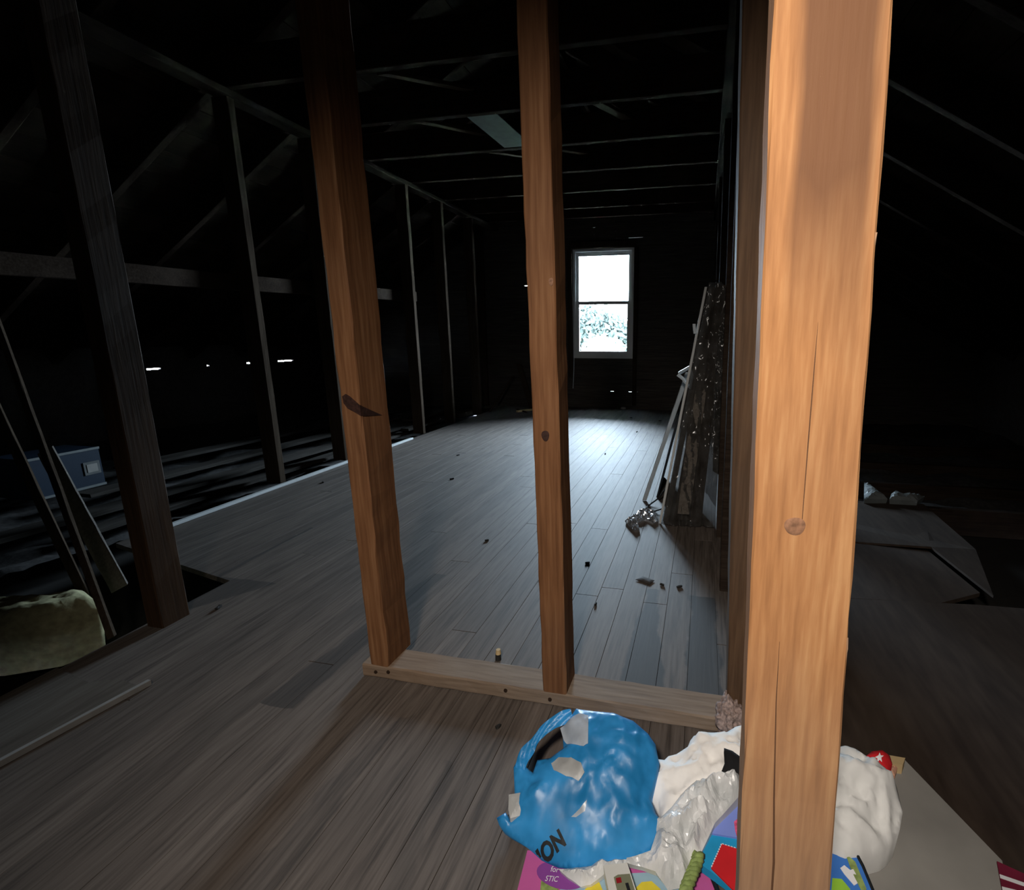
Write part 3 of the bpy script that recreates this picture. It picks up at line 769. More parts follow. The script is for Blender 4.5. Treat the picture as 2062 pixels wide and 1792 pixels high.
# joists overhead
ords = ['nearest', 'second', 'third', 'fourth', 'fifth', 'sixth', 'seventh']
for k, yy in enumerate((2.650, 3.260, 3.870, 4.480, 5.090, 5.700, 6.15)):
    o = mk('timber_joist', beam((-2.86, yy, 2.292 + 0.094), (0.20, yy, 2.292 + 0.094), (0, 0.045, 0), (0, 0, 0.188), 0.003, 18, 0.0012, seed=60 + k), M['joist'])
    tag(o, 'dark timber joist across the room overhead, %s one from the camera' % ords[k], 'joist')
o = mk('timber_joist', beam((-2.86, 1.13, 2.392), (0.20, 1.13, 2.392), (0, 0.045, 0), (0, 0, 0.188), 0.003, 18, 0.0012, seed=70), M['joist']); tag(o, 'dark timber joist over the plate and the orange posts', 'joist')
o = slab('light_panel', [(-1.555, 3.292, 2.318), (-1.350, 3.290, 2.318), (-1.292, 3.835, 2.300), (-1.505, 3.835, 2.300)], 0.006, M['dim_panel']); tag(o, 'pale grey panel wedged between the second and third joists overhead', 'panel')
braces = [((-1.98, 3.28, 2.33), (-1.66, 3.84, 2.40), 'short slanting brace left of the pale panel overhead'), ((-1.72, 2.69, 2.30), (-1.48, 3.22, 2.42), 'short brace between the two nearest joists overhead'), ((-1.62, 3.90, 2.30), (-1.40, 4.44, 2.40), 'short pale brace beyond the pale panel overhead'), ((-1.20, 3.90, 2.30), (-1.05, 4.44, 2.42), 'short brace overhead just left of the slim post'), ((-0.72, 3.28, 2.32), (-0.60, 3.84, 2.42), 'short brace overhead right of the slim post')]
for k, (a, b_, lab) in enumerate(braces):
    o = mk('timber_brace', beam(a, b_, (0.07, 0, 0), (0, 0, 0.022), 0.002, 6, 0.001, seed=80 + k), M['stud']); tag(o, lab, 'brace')

# rafters, both slopes, one object each
for sgn, xe, nm in ((-1, XLE, 'left'), (1, XRE, 'right')):
    nrm = Vector((sgn * PITCH, 0, 1)).normalized()
    proto = None
    for k in range(10):
        yy = 0.872 + 0.61 * k
        lab = 'dark rough rafter sloping down to the %s eave, nearest to the camera' % nm; grp = '%s slope rafters' % nm
        if proto is None:
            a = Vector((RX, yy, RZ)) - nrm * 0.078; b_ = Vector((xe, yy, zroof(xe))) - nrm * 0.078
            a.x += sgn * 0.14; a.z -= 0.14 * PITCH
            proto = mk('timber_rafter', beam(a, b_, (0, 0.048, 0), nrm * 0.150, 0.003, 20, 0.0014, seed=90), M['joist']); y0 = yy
            tag(proto, lab, 'rafter', grp)
        else:
            o = proto.copy(); C.objects.link(o); o.location = proto.location + Vector((0, yy - y0, 0))
            o['label'] = 'dark rough rafter sloping down to the %s eave, %s from the camera' % (nm, ('nearest', 'second', 'third', 'fourth', 'fifth', 'sixth', 'seventh', 'eighth', 'ninth', 'tenth')[k])
o = mk('ridge_board', beam((RX, 0.5, RZ - 0.12), (RX, YF - 0.01, RZ - 0.12), (0.036, 0, 0), (0, 0, 0.2), 0.003, 6, 0.001), M['joist']); tag(o, 'dark ridge board along the peak of the roof', 'timber')

# ---------------------------------------------------------------- eaves beyond the stud lines
def bed(name, x0, x1, y0, y1, z, amp, nx, ny, mat, label, cat, seed):
    bm = bmesh.new(); G = []
    for i in range(nx + 1):
        for j in range(ny + 1):
            X_ = x0 + (x1 - x0) * i / nx; Y_ = y0 + (y1 - y0) * j / ny
            h = z + amp * (noise.fractal(Vector((X_ * 3, Y_ * 3, seed)), 1.0, 2.0, 5)) + amp * 0.4 * noise.noise(Vector((X_ * 22, Y_ * 22, seed)))
            G.append(bm.verts.new((X_, Y_, h)))
    for i in range(nx):
        for j in range(ny):
            a = i * (ny + 1) + j
            bm.faces.new((G[a], G[a + ny + 1], G[a + ny + 2], G[a + 1]))
    o = mk(name, bm, mat, smooth=True, kind='stuff'); tag(o, label, cat); return o
bed('loose_insulation', XLE + 0.02, -2.80, 1.0, YF - 0.02, -0.045, 0.036, 70, 120, M['insul'], 'lumpy grey loose insulation between the eave joists at left', 'insulation', 2)
for k, (ya, yb, lab) in enumerate(((3.10, 3.45, 'insulation between the first two floor joists of the right eave'), (3.55, 4.07, 'insulation between the second and third joists of the right eave'), (4.17, 4.69, 'insulation between the last two floor joists of the right eave'), (4.80, YF - 0.02, 'insulation behind the last floor joist of the right eave'))):
    bed('loose_insulation', 0.24, XRE - 0.02, ya, yb, -0.07, 0.04, 40, 14, M['insul'], lab, 'insulation', 5 + k)
planks = [((-2.90, 1.70, 0.012), (-2.84, 4.30, 0.012), 0.10, 'narrow grey plank lying just behind the white strip'),
          ((-3.18, 1.50, 0.022), (-3.04, 4.75, 0.018), 0.13, 'wide grey plank lying on insulation, second back from the white strip'),
          ((-3.52, 2.10, 0.030), (-3.40, 5.00, 0.026), 0.12, 'grey plank lying on insulation, third back from the white strip'),
          ((-3.95, 2.60, 0.040), (-3.72, 5.6, 0.036), 0.14, 'grey plank furthest back on the insulation at left'),
          ((-2.90, 4.42, 0.020), (-2.83, 5.55, 0.020), 0.09, 'pale board lying behind the far left wall studs'),
          ((-3.12, 4.80, 0.045), (-3.02, 6.05, 0.050), 0.10, 'pale board raised behind the studs before the leaning sticks')]
for k, (a, b_, ww, lab) in enumerate(planks):
    o = mk('loose_plank', beam(a, b_, (ww, 0, 0), (0, 0, 0.022), 0.002, 14, 0.003, seed=100 + k), M['eave_plank']); tag(o, lab, 'plank', None)
o = mk('wood_block', beam((-2.74, 5.20, 0.045), (-2.72, 5.52, 0.045), (0.08, -0.03, 0), (0, 0, 0.05), 0.003, 4, 0.001, seed=111), M['stud']); tag(o, 'short pale block of wood on the floor edge between two far left studs', 'block')
for k, (yy, z1, lab) in enumerate(((3.48, 0.012, 'floor joist crossing the right eave, white scraps lying against it'), (4.72, 0.02, 'floor joist furthest back in the right eave'), (3.03, 0.004, 'floor joist edging the dark hole in the right eave'), (4.10, 0.0, 'floor joist in the right eave, next to last back'))):
    o = mk('eave_joist', beam((0.25 if k else 0.21, yy, z1 - 0.085), (XRE - 0.02, yy + 0.04, z1 - 0.085), (0, 0.045, 0), (0, 0, 0.15), 0.003, 14, 0.001, seed=120 + k), M['joist']); tag(o, lab, 'joist')

# ---------------------------------------------------------------- things lying and leaning in the room
o = mk('white_strip', beam((-2.600, 1.805, 0.008), (-2.622, 4.10, 0.008), (0.028, 0, 0), (0, 0, 0.016), 0.002, 10, 0.0008), M['white_trim']); tag(o, 'long thin white trim strip lying on the floor edge at left', 'strip')
o = mk('leaning_stick', beam((-1.812, 1.072, 0.004), (-2.770, 1.488, 1.195), (0.016, 0.009, 0.008), (-0.006, 0.014, 0), 0.002, 14, 0.0012), M['stud']); tag(o, 'long thin stick leaning left of the far left post', 'stick')
o = mk('leaning_board', beam((-2.085, 1.290, 0.03), (-2.56, 1.440, 0.50), (0.055, 0.02, 0.03), (-0.010, 0.012, 0.003), 0.002, 12, 0.0012), M['loose']); tag(o, 'pale grey board leaning beside the thin stick, in front of the blue box', 'board')
o = mk('leaning_board', beam((-2.10, 1.20, 0.0), (-2.772, 1.36, 1.190), (0.03, 0.01, 0.02), (-0.010, 0.012, 0.003), 0.002, 12, 0.0012), M['stud']); tag(o, 'dim board at the far left edge, behind the thin stick', 'board')
# blue box with pale edges
bx = empty('blue_box', (-3.84, 2.16, 0.02)); tag(bx, 'dark blue cardboard box with pale edges, beyond the far left post', 'box')
bm = bmesh.new(); box(bm, -3.98, 1.98, 0.022, -3.70, 2.34, 0.262); bmesh.ops.bevel(bm, geom=list(bm.edges), offset=0.004, segments=1, affect='EDGES'); body = mk('carton', bm, M['box_blue'], bx)
for zz in (0.026, 0.258):
    bm = bmesh.new(); box(bm, -3.699, 1.98, zz - 0.007, -3.694, 2.34, zz + 0.007); mk('edge_tape', bm, M['dull_film'], body)
bm = bmesh.new(); box(bm, -3.699, 2.24, 0.10, -3.695, 2.325, 0.18); mk('sticker', bm, M['dim_panel'], body)
bm = bmesh.new(); box(bm, -3.6945, 2.255, 0.115, -3.6925, 2.31, 0.165); mk('sticker_print', bm, M['mid_grey'], body)
# yellowed batt
bt = Sheet([(-1.99, 1.17, 0.03), (-2.03, 1.06, 0.03), (-2.16, 0.98, 0.03), (-2.34, 0.93, 0.03), (-2.60, 0.90, 0.03), (-2.62, 1.00, 0.03), (-2.40, 1.08, 0.03), (-2.22, 1.15, 0.03), (-2.12, 1.22, 0.03)], 0.05, 0.05, 0.012, 14, 31)
o = bt.build('insulation_batt', M['batt'], 0.014, -0.13, smooth=True); tag(o, 'yellowed insulation batt lying below the thin leaning stick', 'insulation')
# loose board at the left
lb = empty('loose_board', (-1.60, 0.75, 0)); tag(lb, 'thin grey board lying at the lower left, pale strip along its edge', 'board')
mb = slab('panel', [(-1.785, 0.20, 0.0115), (-1.575, 0.20, 0.0115), (-1.478, 0.905, 0.0115), (-1.555, 0.915, 0.0115), (-1.62, 0.885, 0.0115), (-1.785, 0.915, 0.0115)], 0.011, M['loose'], lb)
mk('edge_strip', beam((-1.585, 0.15, 0.0085), (-1.462, 0.925, 0.0085), (0.012, 0, 0), (0, 0, 0.016), 0.001, 8, 0.0004), M['mid_grey'], lb)

# far left corner sticks
o = mk('leaning_stick', beam((-2.600, 5.812, 0.004), (-2.41, 6.18, 0.43), (0.024, 0, 0), (0, 0.024, 0), 0.002, 8, 0.001), M['stud']); tag(o, 'thin pale stick leaning near the far wall, left of a wider board', 'stick')
o = mk('leaning_board', beam((-2.185, 6.235, 0.004), (-2.425, 6.43, 0.57), (0.075, 0, 0), (0, 0.022, 0), 0.002, 8, 0.001), M['stud']); tag(o, 'wide grey board leaning on the far wall left of the slim post', 'board')
o = mk('floor_stick', beam((-2.26, 5.88, 0.012), (-2.03, 6.21, 0.012), (0.03, -0.02, 0), (0, 0, 0.022), 0.002, 6, 0.001), M['tan']); tag(o, 'pale wood stick lying on the floor by the far wall', 'stick')
o = mk('floor_stick', beam((-2.33, 6.06, 0.010), (-2.13, 5.86, 0.010), (0.016, 0.016, 0), (0, 0, 0.016), 0.002, 6, 0.001), M['stud']); tag(o, 'short dark stick crossing under the pale one by the far wall', 'stick')
o = mk('window_cord', tube([(-1.652, 6.405, 0.655), (-1.655, 6.400, 0.50), (-1.662, 6.402, 0.35), (-1.668, 6.40, 0.26)], 0.006, 6), M['pale_strip']); tag(o, 'thin pale cord hanging below the left corner of the window', 'cord')
bm = bmesh.new(); bmesh.ops.create_icosphere(bm, subdivisions=2, radius=0.03, matrix=Matrix.Translation((-0.994, 6.40, 0.018)) @ Matrix.Diagonal((1.2, 1, 0.6, 1)))
o = mk('paper_ball', bm, M['paper']); tag(o, 'small crumpled paper ball on the floor under the window', 'paper')

# plastic wrapped boards against the right wall
PY = 2.44
def wall_sheet(name, outline, yplane, amp, freq, seed, mat, res, parent=None, thick=0.002, lean=0.0):
    V2, F = tri_fill([(p.x, p.y) for p in refine([(a, b_, 0) for a, b_ in outline], res)], res, seed)
    bm = bmesh.new(); top = []
    for v in V2:
        wv = 1.0
        top.append(bm.verts.new((v.x, yplane + lean * v.y - amp * (0.5 + crease(v.x, v.y * 0.22, freq, seed)), v.y)))
    for f in F: bm.faces.new([top[i] for i in f])
    ext = bmesh.ops.extrude_face_region(bm, geom=list(bm.faces))
    for v in [g for g in ext['geom'] if isinstance(g, bmesh.types.BMVert)]: v.co.y += thick
    return mk(name, bm, mat, parent, smooth=True)
wr = empty('wrapped_boards', (-0.03, 2.6, 0)); tag(wr, 'stack of boards wrapped in crumpled smoky plastic, leaning at right', 'boards')
def lean_board(a, b_, wv, yv, mat, seed): return mk('board', beam(a, b_, (wv, 0, 0), (0, yv, 0), 0.002, 10, 0.0015, seed=seed), mat, wr)
lean_board((-0.155, 2.58, 0.004), (0.022, 2.58, 1.165), 0.028, 0.20, M['loose'], 201)
lean_board((-0.066, 2.52, 0.012), (-0.008, 2.52, 0.93), 0.056, 0.05, M['loose'], 202)
lean_board((-0.10, 2.60, 0.004), (0.045, 2.60, 1.150), 0.040, 0.20, M['stud'], 203)
lean_board((0.000, 2.56, 0.004), (0.062, 2.56, 1.172), 0.050, 0.22, M['stud'], 204)
lean_board((-0.020, 2.64, 0.004), (0.052, 2.64, 1.10), 0.045, 0.24, M['post_dark'], 205)
wall_sheet('plastic_wrap', [(-0.172, 0.008), (-0.080, -0.0), (0.020, 0.006), (0.094, 0.010), (0.092, 0.30), (0.088, 0.60), (0.090, 0.90), (0.087, 1.150), (0.060, 1.185), (0.006, 1.180), (-0.010, 1.10), (-0.040, 0.90), (-0.085, 0.60), (-0.130, 0.28)], PY + 0.012, 0.024, 26, 9, M['clear_wrap'], 0.009, wr, thick=0.0015)
wall_sheet('plastic_wrap', [(0.035, 0.20), (0.092, 0.12), (0.094, 0.95), (0.060, 0.98), (0.050, 0.60)], PY - 0.012, 0.030, 34, 14, M['clear_wrap'], 0.008, wr, thick=0.0015)
mk('tan_board', beam((-0.064, PY - 0.006, 0.068), (-0.030, PY - 0.004, 0.470), (0.060, 0, 0), (0, 0.008, 0), 0.002, 8, 0.0012, seed=210), M['loose'], wr)
mk('tan_board', beam((-0.040, PY - 0.002, 0.34), (-0.004, PY, 0.72), (0.052, 0, 0), (0, 0.006, 0), 0.002, 8, 0.0012, seed=211), M['loose'], wr)
mk('panel_edge', beam((-0.183, 2.452, 0.002), (-0.006, 2.462, 1.165), (0.012, 0, 0), (0, 0.012, 0), 0.002, 16, 0.0006), M['paper'], wr)
o = mk('leaning_sheet', beam((-0.235, 3.10, 0.002), (-0.020, 3.10, 0.98), (0.012, 0, 0), (0, 0.46, 0), 0.002, 8, 0.0008), M['rubber']); tag(o, 'thin black panel leaning behind the plastic wrapped boards', 'panel')
o = mk('leaning_strip', beam((-0.303, 2.80, 0.003), (-0.078, 2.66, 0.76), (0.020, 0.012, 0), (-0.006, 0.012, 0), 0.002, 14, 0.001), M['pale_strip']); tag(o, 'narrow pale grey strip leaning left of the plastic wrapped boards', 'strip')
o = mk('plastic_clip', tube([(-0.122, 2.50, 0.76), (-0.095, 2.50, 0.74), (-0.058, 2.47, 0.70), (-0.052, 2.46, 0.76), (-0.062, 2.47, 0.80), (-0.115, 2.535, 0.765)], 0.009, 6), M['pale_strip']); tag(o, 'pale looped plastic band at the head of the narrow leaning strip', 'band')
o = mk('plastic_tag', beam((-0.046, 2.445, 0.955), (-0.052, 2.445, 1.00), (0.014, 0, 0), (0, 0.008, 0), 0.003, 4, 0.001), M['pale_strip']); tag(o, 'pale plastic tag high on the edge of the wrapped boards', 'tag')
o = mk('black_cable', tube([(-0.178, 2.74, 0.10), (-0.215, 2.76, 0.035), (-0.262, 2.72, 0.006), (-0.276, 2.66, 0.005), (-0.235, 2.60, 0.005), (-0.190, 2.62, 0.02)], 0.0045, 6), M['rubber']); tag(o, 'thin black cable looping on the floor behind the foil', 'cable')
FOIL = [(-0.36, 2.415, 0.012), (-0.333, 2.48, 0.012), (-0.3, 2.597, 0.012), (-0.242, 2.60, 0.012), (-0.205, 2.562, 0.012), (-0.195, 2.442, 0.012), (-0.212, 2.42, 0.012), (-0.258, 2.467, 0.012), (-0.291, 2.402, 0.012), (-0.27, 2.311, 0.012), (-0.297, 2.292, 0.012), (-0.33, 2.352, 0.012)]
o = Sheet(FOIL, 0.012, 0.04, 0.022, 42, 5).build('crinkled_foil', M['foil'], 0.0075, 0.001); tag(o, 'shiny crinkled foil on the floor at the foot of the wrapped boards', 'foil')

# insulation tuft at the foot of the dark post
bm = bmesh.new(); bmesh.ops.create_icosphere(bm, subdivisions=5, radius=1.0)
for v in bm.verts:
    d = v.co.normalized(); k = 1 + 0.30 * noise.fractal(d * 1.9 + Vector((3, 1, 4)), 0.7, 2.3, 5)
    v.co = Vector((0.103 + d.x * 0.034 * k, 1.085 + d.y * 0.045 * k, 0.052 + d.z * 0.050 * k))
o = mk('insulation_tuft', bm, M['tuft'], smooth=True); tag(o, 'pinkish grey insulation tuft at the right end of the plate', 'insulation')

# small bits on the boards
capo = empty('bottle_cap', (-0.56, 1.232, 0)); tag(capo, 'small cream bottle cap on a dark cork behind the plate', 'cap')
bm = bmesh.new(); bmesh.ops.create_cone(bm, cap_ends=True, segments=14, radius1=0.009, radius2=0.008, depth=0.022, matrix=Matrix.Translation((-0.560, 1.235, 0.011))); mk('cork', bm, M['dark'], capo)
bm = bmesh.new(); bmesh.ops.create_cone(bm, cap_ends=True, segments=14, radius1=0.0085, radius2=0.0065, depth=0.014, matrix=Matrix.Translation((-0.558, 1.233, 0.029))); mk('cap_top', bm, M['tan'], capo)
chips = [(-0.592, 1.746, 0.020), (-0.443, 1.919, 0.022), (-0.118, 1.795, 0.018), (-0.052, 1.795, 0.024), (-1.621, 2.966, 0.030), (-1.645, 1.292, 0.028), (-2.411, 2.71, 0.030), (-0.455, 0.985, 0.015), (-0.96, 2.05, 0.020), (-0.34, 1.60, 0.016), (-0.75, 3.9, 0.03), (-1.9, 3.6, 0.03), (-0.62, 4.9, 0.03), (-0.45, 5.6, 0.035), (-0.8, 5.75, 0.03), (-1.4, 4.4, 0.03)]
chip_at = ['just left of the slim post, beyond the plate', 'just right of the slim post, beyond the plate', 'below the foil, the left of a pair', 'below the foil, the right of a pair', 'between the front left post and white strip', 'right of the far left post', 'close beside the white strip', 'before the plate, left of the blue bag', 'between the front left and slim posts', 'closest to the plate, right of the slim post', 'left of the slim post, halfway to the window', 'near the far end of the white strip', 'beyond the foil, halfway to the window', 'under the window, the right of two', 'under the window, the left of two', 'left of the slim post, near the far studs']
for k, (cx_, cy_, s_) in enumerate(chips):
    s_ *= 0.72
    ang = random.Random(k).uniform(0, 3)
    o = mk('wood_chip', beam((cx_ - s_ * 0.6 * math.cos(ang), cy_ - s_ * 0.6 * math.sin(ang), 0.0045), (cx_ + s_ * 0.6 * math.cos(ang), cy_ + s_ * 0.6 * math.sin(ang), 0.0045), (s_ * 0.5 * math.sin(ang), -s_ * 0.5 * math.cos(ang), 0), (0, 0, 0.008), 0.002, 3, 0.0015, seed=k), M['dark'])
    tag(o, 'small dark wood chip on the floor, ' + chip_at[k], 'chip', 'wood chips on the floor')
o = Sheet([(-0.225, 1.815, 0.004), (-0.165, 1.79, 0.004), (-0.150, 1.825, 0.004), (-0.20, 1.85, 0.004)], 0.004, 0.02, 0.002, 20, 44).build('curled_paper', M['ply'], 0.008, thick=0.0012); tag(o, 'small curled grey paper scrap on the floor below the foil', 'paper')
RSCRAP1 = [(1.046, 3.40, 0.022), (1.062, 3.34, 0.022), (1.075, 3.06, 0.022), (0.942, 3.03, 0.022)]
RSCRAP2 = [(1.132, 3.174, 0.022), (1.194, 3.237, 0.022), (1.173, 3.135, 0.022), (1.307, 3.164, 0.022), (1.232, 3.06, 0.022), (1.083, 3.055, 0.022)]
o = Sheet(RSCRAP1, 0.03, 0.06, 0.012, 14, 51).build('plastic_scrap', M['dull_film'], 0.015, -0.01); tag(o, 'pale plastic scrap on the eave floor, right beside the nearest post', 'plastic')
o = Sheet(RSCRAP2, 0.03, 0.05, 0.012, 14, 52).build('plastic_scrap', M['dull_film'], 0.015, -0.01); tag(o, 'pale twisted plastic scrap further right on the eave floor', 'plastic')

# ---------------------------------------------------------------- the heap in front
BAG = [(-0.1547, 0.691, 0.0166), (-0.2139, 0.6858, 0.0135), (-0.2461, 0.6901, 0.016), (-0.2775, 0.7015, 0.0229), (-0.3212, 0.7138, 0.0303), (-0.3412, 0.7215, 0.0349), (-0.3495, 0.7297, 0.0398), (-0.3349, 0.7393, 0.0456), (-0.319, 0.7293, 0.0396), (-0.3229, 0.7598, 0.0579), (-0.3425, 0.8049, 0.0849), (-0.3347, 0.8254, 0.0972), (-0.3159, 0.8085, 0.0871), (-0.3, 0.8023, 0.0834), (-0.297, 0.8226, 0.0956), (-0.2712, 0.8292, 0.0995), (-0.2407, 0.8539, 0.1143), (-0.258, 0.8778, 0.1287), (-0.238, 0.9157, 0.1514), (-0.1992, 0.9162, 0.1517), (-0.1558, 0.9182, 0.1529), (-0.1114, 0.9102, 0.1481), (-0.0777, 0.8931, 0.1378), (-0.0605, 0.8777, 0.1286), (-0.0494, 0.8484, 0.1111), (-0.0559, 0.8183, 0.093), (-0.0611, 0.7965, 0.0799), (-0.0477, 0.7781, 0.0688), (-0.0397, 0.7726, 0.0656), (-0.0442, 0.7463, 0.0498), (-0.0531, 0.7295, 0.0397), (-0.0822, 0.7131, 0.0299), (-0.1163, 0.7021, 0.0232)]
HANDLE = [(-0.2428, 0.8999, 0.1499), (-0.2663, 0.8882, 0.1429), (-0.2894, 0.8725, 0.1335), (-0.3054, 0.853, 0.1218), (-0.3161, 0.8354, 0.1112), (-0.325, 0.8169, 0.1001), (-0.3265, 0.7997, 0.0898)]
PACK1 = [(-0.2629, 0.876, 0.1319), (-0.2428, 0.891, 0.1425), (-0.2059, 0.897, 0.1541), (-0.1935, 0.8382, 0.1324), (-0.2015, 0.8326, 0.1276), (-0.2399, 0.8508, 0.1149), (-0.2503, 0.8577, 0.1212)]
PACK2 = [(-0.2632, 0.8099, 0.103), (-0.2502, 0.8193, 0.1087), (-0.2235, 0.817, 0.1164), (-0.2002, 0.8055, 0.115), (-0.1905, 0.7942, 0.1085), (-0.1995, 0.7822, 0.1013), (-0.2249, 0.7838, 0.1021), (-0.2533, 0.7944, 0.1027)]
PACK3 = [(-0.3348, 0.7581, 0.0569), (-0.3018, 0.767, 0.0622), (-0.2955, 0.7428, 0.0477), (-0.2943, 0.7362, 0.0437), (-0.3202, 0.7271, 0.0383), (-0.3283, 0.7381, 0.0449)]
BAGP2 = [(-0.2023, 0.735, 0.0701), (-0.1877, 0.7453, 0.0781), (-0.177, 0.7569, 0.0861), (-0.1776, 0.743, 0.0762), (-0.1928, 0.7352, 0.07)]
CLOTH = [(-0.0772, 0.8322, 0.0595), (-0.0744, 0.8505, 0.0677), (-0.0644, 0.8876, 0.0844), (-0.0419, 0.8892, 0.0852), (-0.0343, 0.8974, 0.0888), (-0.0183, 0.9033, 0.0915), (0.0045, 0.9182, 0.0982), (0.0091, 0.9307, 0.1038), (0.016, 0.94, 0.108), (0.0398, 0.95, 0.1125), (0.0855, 0.9575, 0.1159), (0.1023, 0.9694, 0.1212), (0.1233, 0.9781, 0.1251), (0.184, 0.9718, 0.1223), (0.2098, 0.9353, 0.1059), (0.1956, 0.8524, 0.0686), (0.1164, 0.8251, 0.0563), (0.0246, 0.7961, 0.0433), (-0.0361, 0.7939, 0.0423), (-0.0483, 0.8208, 0.0544), (-0.0682, 0.824, 0.0558)]
CRUMPLE = [(0.1114, 0.8798, 0.1089), (0.0977, 0.8687, 0.1039), (0.0595, 0.8597, 0.0999), (0.0216, 0.8419, 0.0919), (-0.0055, 0.8144, 0.0795), (-0.0209, 0.7932, 0.07), (-0.0398, 0.7757, 0.062), (-0.0528, 0.7751, 0.0618), (-0.045, 0.7536, 0.0521), (-0.053, 0.7285, 0.0408), (-0.07, 0.7212, 0.0375), (-0.0938, 0.7121, 0.0335), (-0.0945, 0.7055, 0.0305), (-0.0679, 0.7053, 0.0304), (-0.0413, 0.7014, 0.0286), (-0.0181, 0.6819, 0.0199), (0.0024, 0.6888, 0.023), (0.0143, 0.7011, 0.0285), (0.0175, 0.7236, 0.0386), (0.0343, 0.736, 0.0442), (0.0598, 0.7841, 0.0659), (0.1125, 0.8379, 0.09)]
SCRAP = [(-0.2105, 0.6776, 0.0193), (-0.1889, 0.6821, 0.0206), (-0.1547, 0.691, 0.0233), (-0.1371, 0.7069, 0.0281), (-0.1255, 0.7033, 0.027), (-0.113, 0.709, 0.0287), (-0.0936, 0.711, 0.0293), (-0.0899, 0.7046, 0.0274), (-0.1194, 0.6945, 0.0243), (-0.1306, 0.6835, 0.021), (-0.1492, 0.6666, 0.016), (-0.1654, 0.6604, 0.0141), (-0.1849, 0.667, 0.0161), (-0.1947, 0.67, 0.017)]
BLACK = [(0.0757, 0.8901, 0.1376), (0.092, 0.8874, 0.1363), (0.1154, 0.8759, 0.1311), (0.124, 0.8609, 0.1244), (0.1138, 0.8397, 0.1149), (0.1006, 0.8558, 0.1221), (0.0838, 0.8548, 0.1217), (0.0696, 0.8487, 0.1189), (0.0773, 0.8661, 0.1267)]
PERI = [(0.1376, 0.8788, 0.0836), (0.1305, 0.7792, 0.0538), (0.055, 0.7766, 0.053), (0.0604, 0.7916, 0.0575), (0.1076, 0.8474, 0.0742)]
FLOWER = [(0.0948, 0.8015, 0.0604), (0.106, 0.8114, 0.0634), (0.1144, 0.8009, 0.0603), (0.1133, 0.7815, 0.0544), (0.0992, 0.7783, 0.0535), (0.0961, 0.7884, 0.0565)]
CYAN = [(0.0534, 0.779, 0.0498), (0.1353, 0.7813, 0.0503), (0.1293, 0.7087, 0.0357), (0.0926, 0.7017, 0.0343), (0.0294, 0.7295, 0.0399)]
RED = [(0.0717, 0.7632, 0.0486), (0.1332, 0.7576, 0.0475), (0.1277, 0.6902, 0.034), (0.0938, 0.6952, 0.035), (0.0532, 0.7229, 0.0406)]
PINK = [(-0.2792, 0.7054, 0.012), (0.0444, 0.7505, 0.012), (0.0785, 0.6838, 0.012), (-0.2706, 0.6075, 0.012)]
OVAL = [(-0.2055, 0.6758, 0.013), (-0.1609, 0.6788, 0.013), (-0.2119, 0.6981, 0.013)]
GREEN1 = [(-0.2379, 0.6619, 0.013), (-0.2172, 0.654, 0.013), (-0.2034, 0.6529, 0.013), (-0.2016, 0.6257, 0.013), (-0.2285, 0.6198, 0.013)]
LBLUE = [(-0.201, 0.6538, 0.0125), (-0.1586, 0.6688, 0.0125), (-0.1197, 0.6967, 0.0125), (-0.025, 0.7217, 0.0125), (0.015, 0.701, 0.0125), (0.0199, 0.6744, 0.0125), (-0.1985, 0.6267, 0.0125)]
YEL1 = [(-0.1589, 0.6626, 0.013), (-0.1392, 0.6818, 0.013), (-0.1271, 0.6655, 0.013), (-0.1251, 0.6424, 0.013), (-0.1593, 0.6349, 0.013)]
YEL2 = [(-0.0749, 0.681, 0.013), (-0.0645, 0.6948, 0.013), (-0.0477, 0.7002, 0.013), (-0.0312, 0.6905, 0.013), (-0.0289, 0.6634, 0.013), (-0.0697, 0.6545, 0.013)]
TXT = [(-0.226, 0.6766, 0.014), (-0.2116, 0.678, 0.014), (-0.2261, 0.6862, 0.014), (-0.2307, 0.6594, 0.014), (-0.2089, 0.6625, 0.014), (-0.23, 0.6688, 0.014)]
FRAME = [(-0.1318, 0.689, 0.0389), (-0.0914, 0.7012, 0.0401), (-0.0606, 0.6449, 0.0345), (-0.1064, 0.632, 0.0332)]
SCREEN = [(-0.1105, 0.6737, 0.0384), (-0.1044, 0.6788, 0.0389), (-0.0845, 0.6844, 0.0394), (-0.0649, 0.6469, 0.0357), (-0.0923, 0.6363, 0.0346)]
SCRRED = [(-0.1068, 0.6723, 0.0392), (-0.0987, 0.6754, 0.0395), (-0.0958, 0.6684, 0.0388), (-0.1039, 0.6653, 0.0385)]
SCRBLK = [(-0.0898, 0.6681, 0.0388), (-0.0849, 0.6699, 0.039), (-0.0768, 0.6545, 0.0375), (-0.0816, 0.6528, 0.0373)]
ROPE = [(0.0314, 0.7322, 0.0514), (0.0259, 0.7139, 0.0478), (0.018, 0.6958, 0.0442), (0.0106, 0.6756, 0.0401), (0.0051, 0.6545, 0.0359)]
STICKB = [(0.0543, 0.7289, 0.02), (0.0625, 0.7099, 0.02), (0.0723, 0.6805, 0.02)]
GIFT = [(0.2768, 0.8408, 0.0723), (0.2897, 0.8137, 0.0641), (0.3069, 0.7723, 0.0517), (0.3195, 0.7226, 0.0368), (0.227, 0.7059, 0.0318), (0.2397, 0.8265, 0.068)]
GIFTG1 = [(0.2547, 0.7468, 0.045), (0.2699, 0.7482, 0.0455), (0.2806, 0.737, 0.0421), (0.2783, 0.7164, 0.0359), (0.2445, 0.7103, 0.0341)]
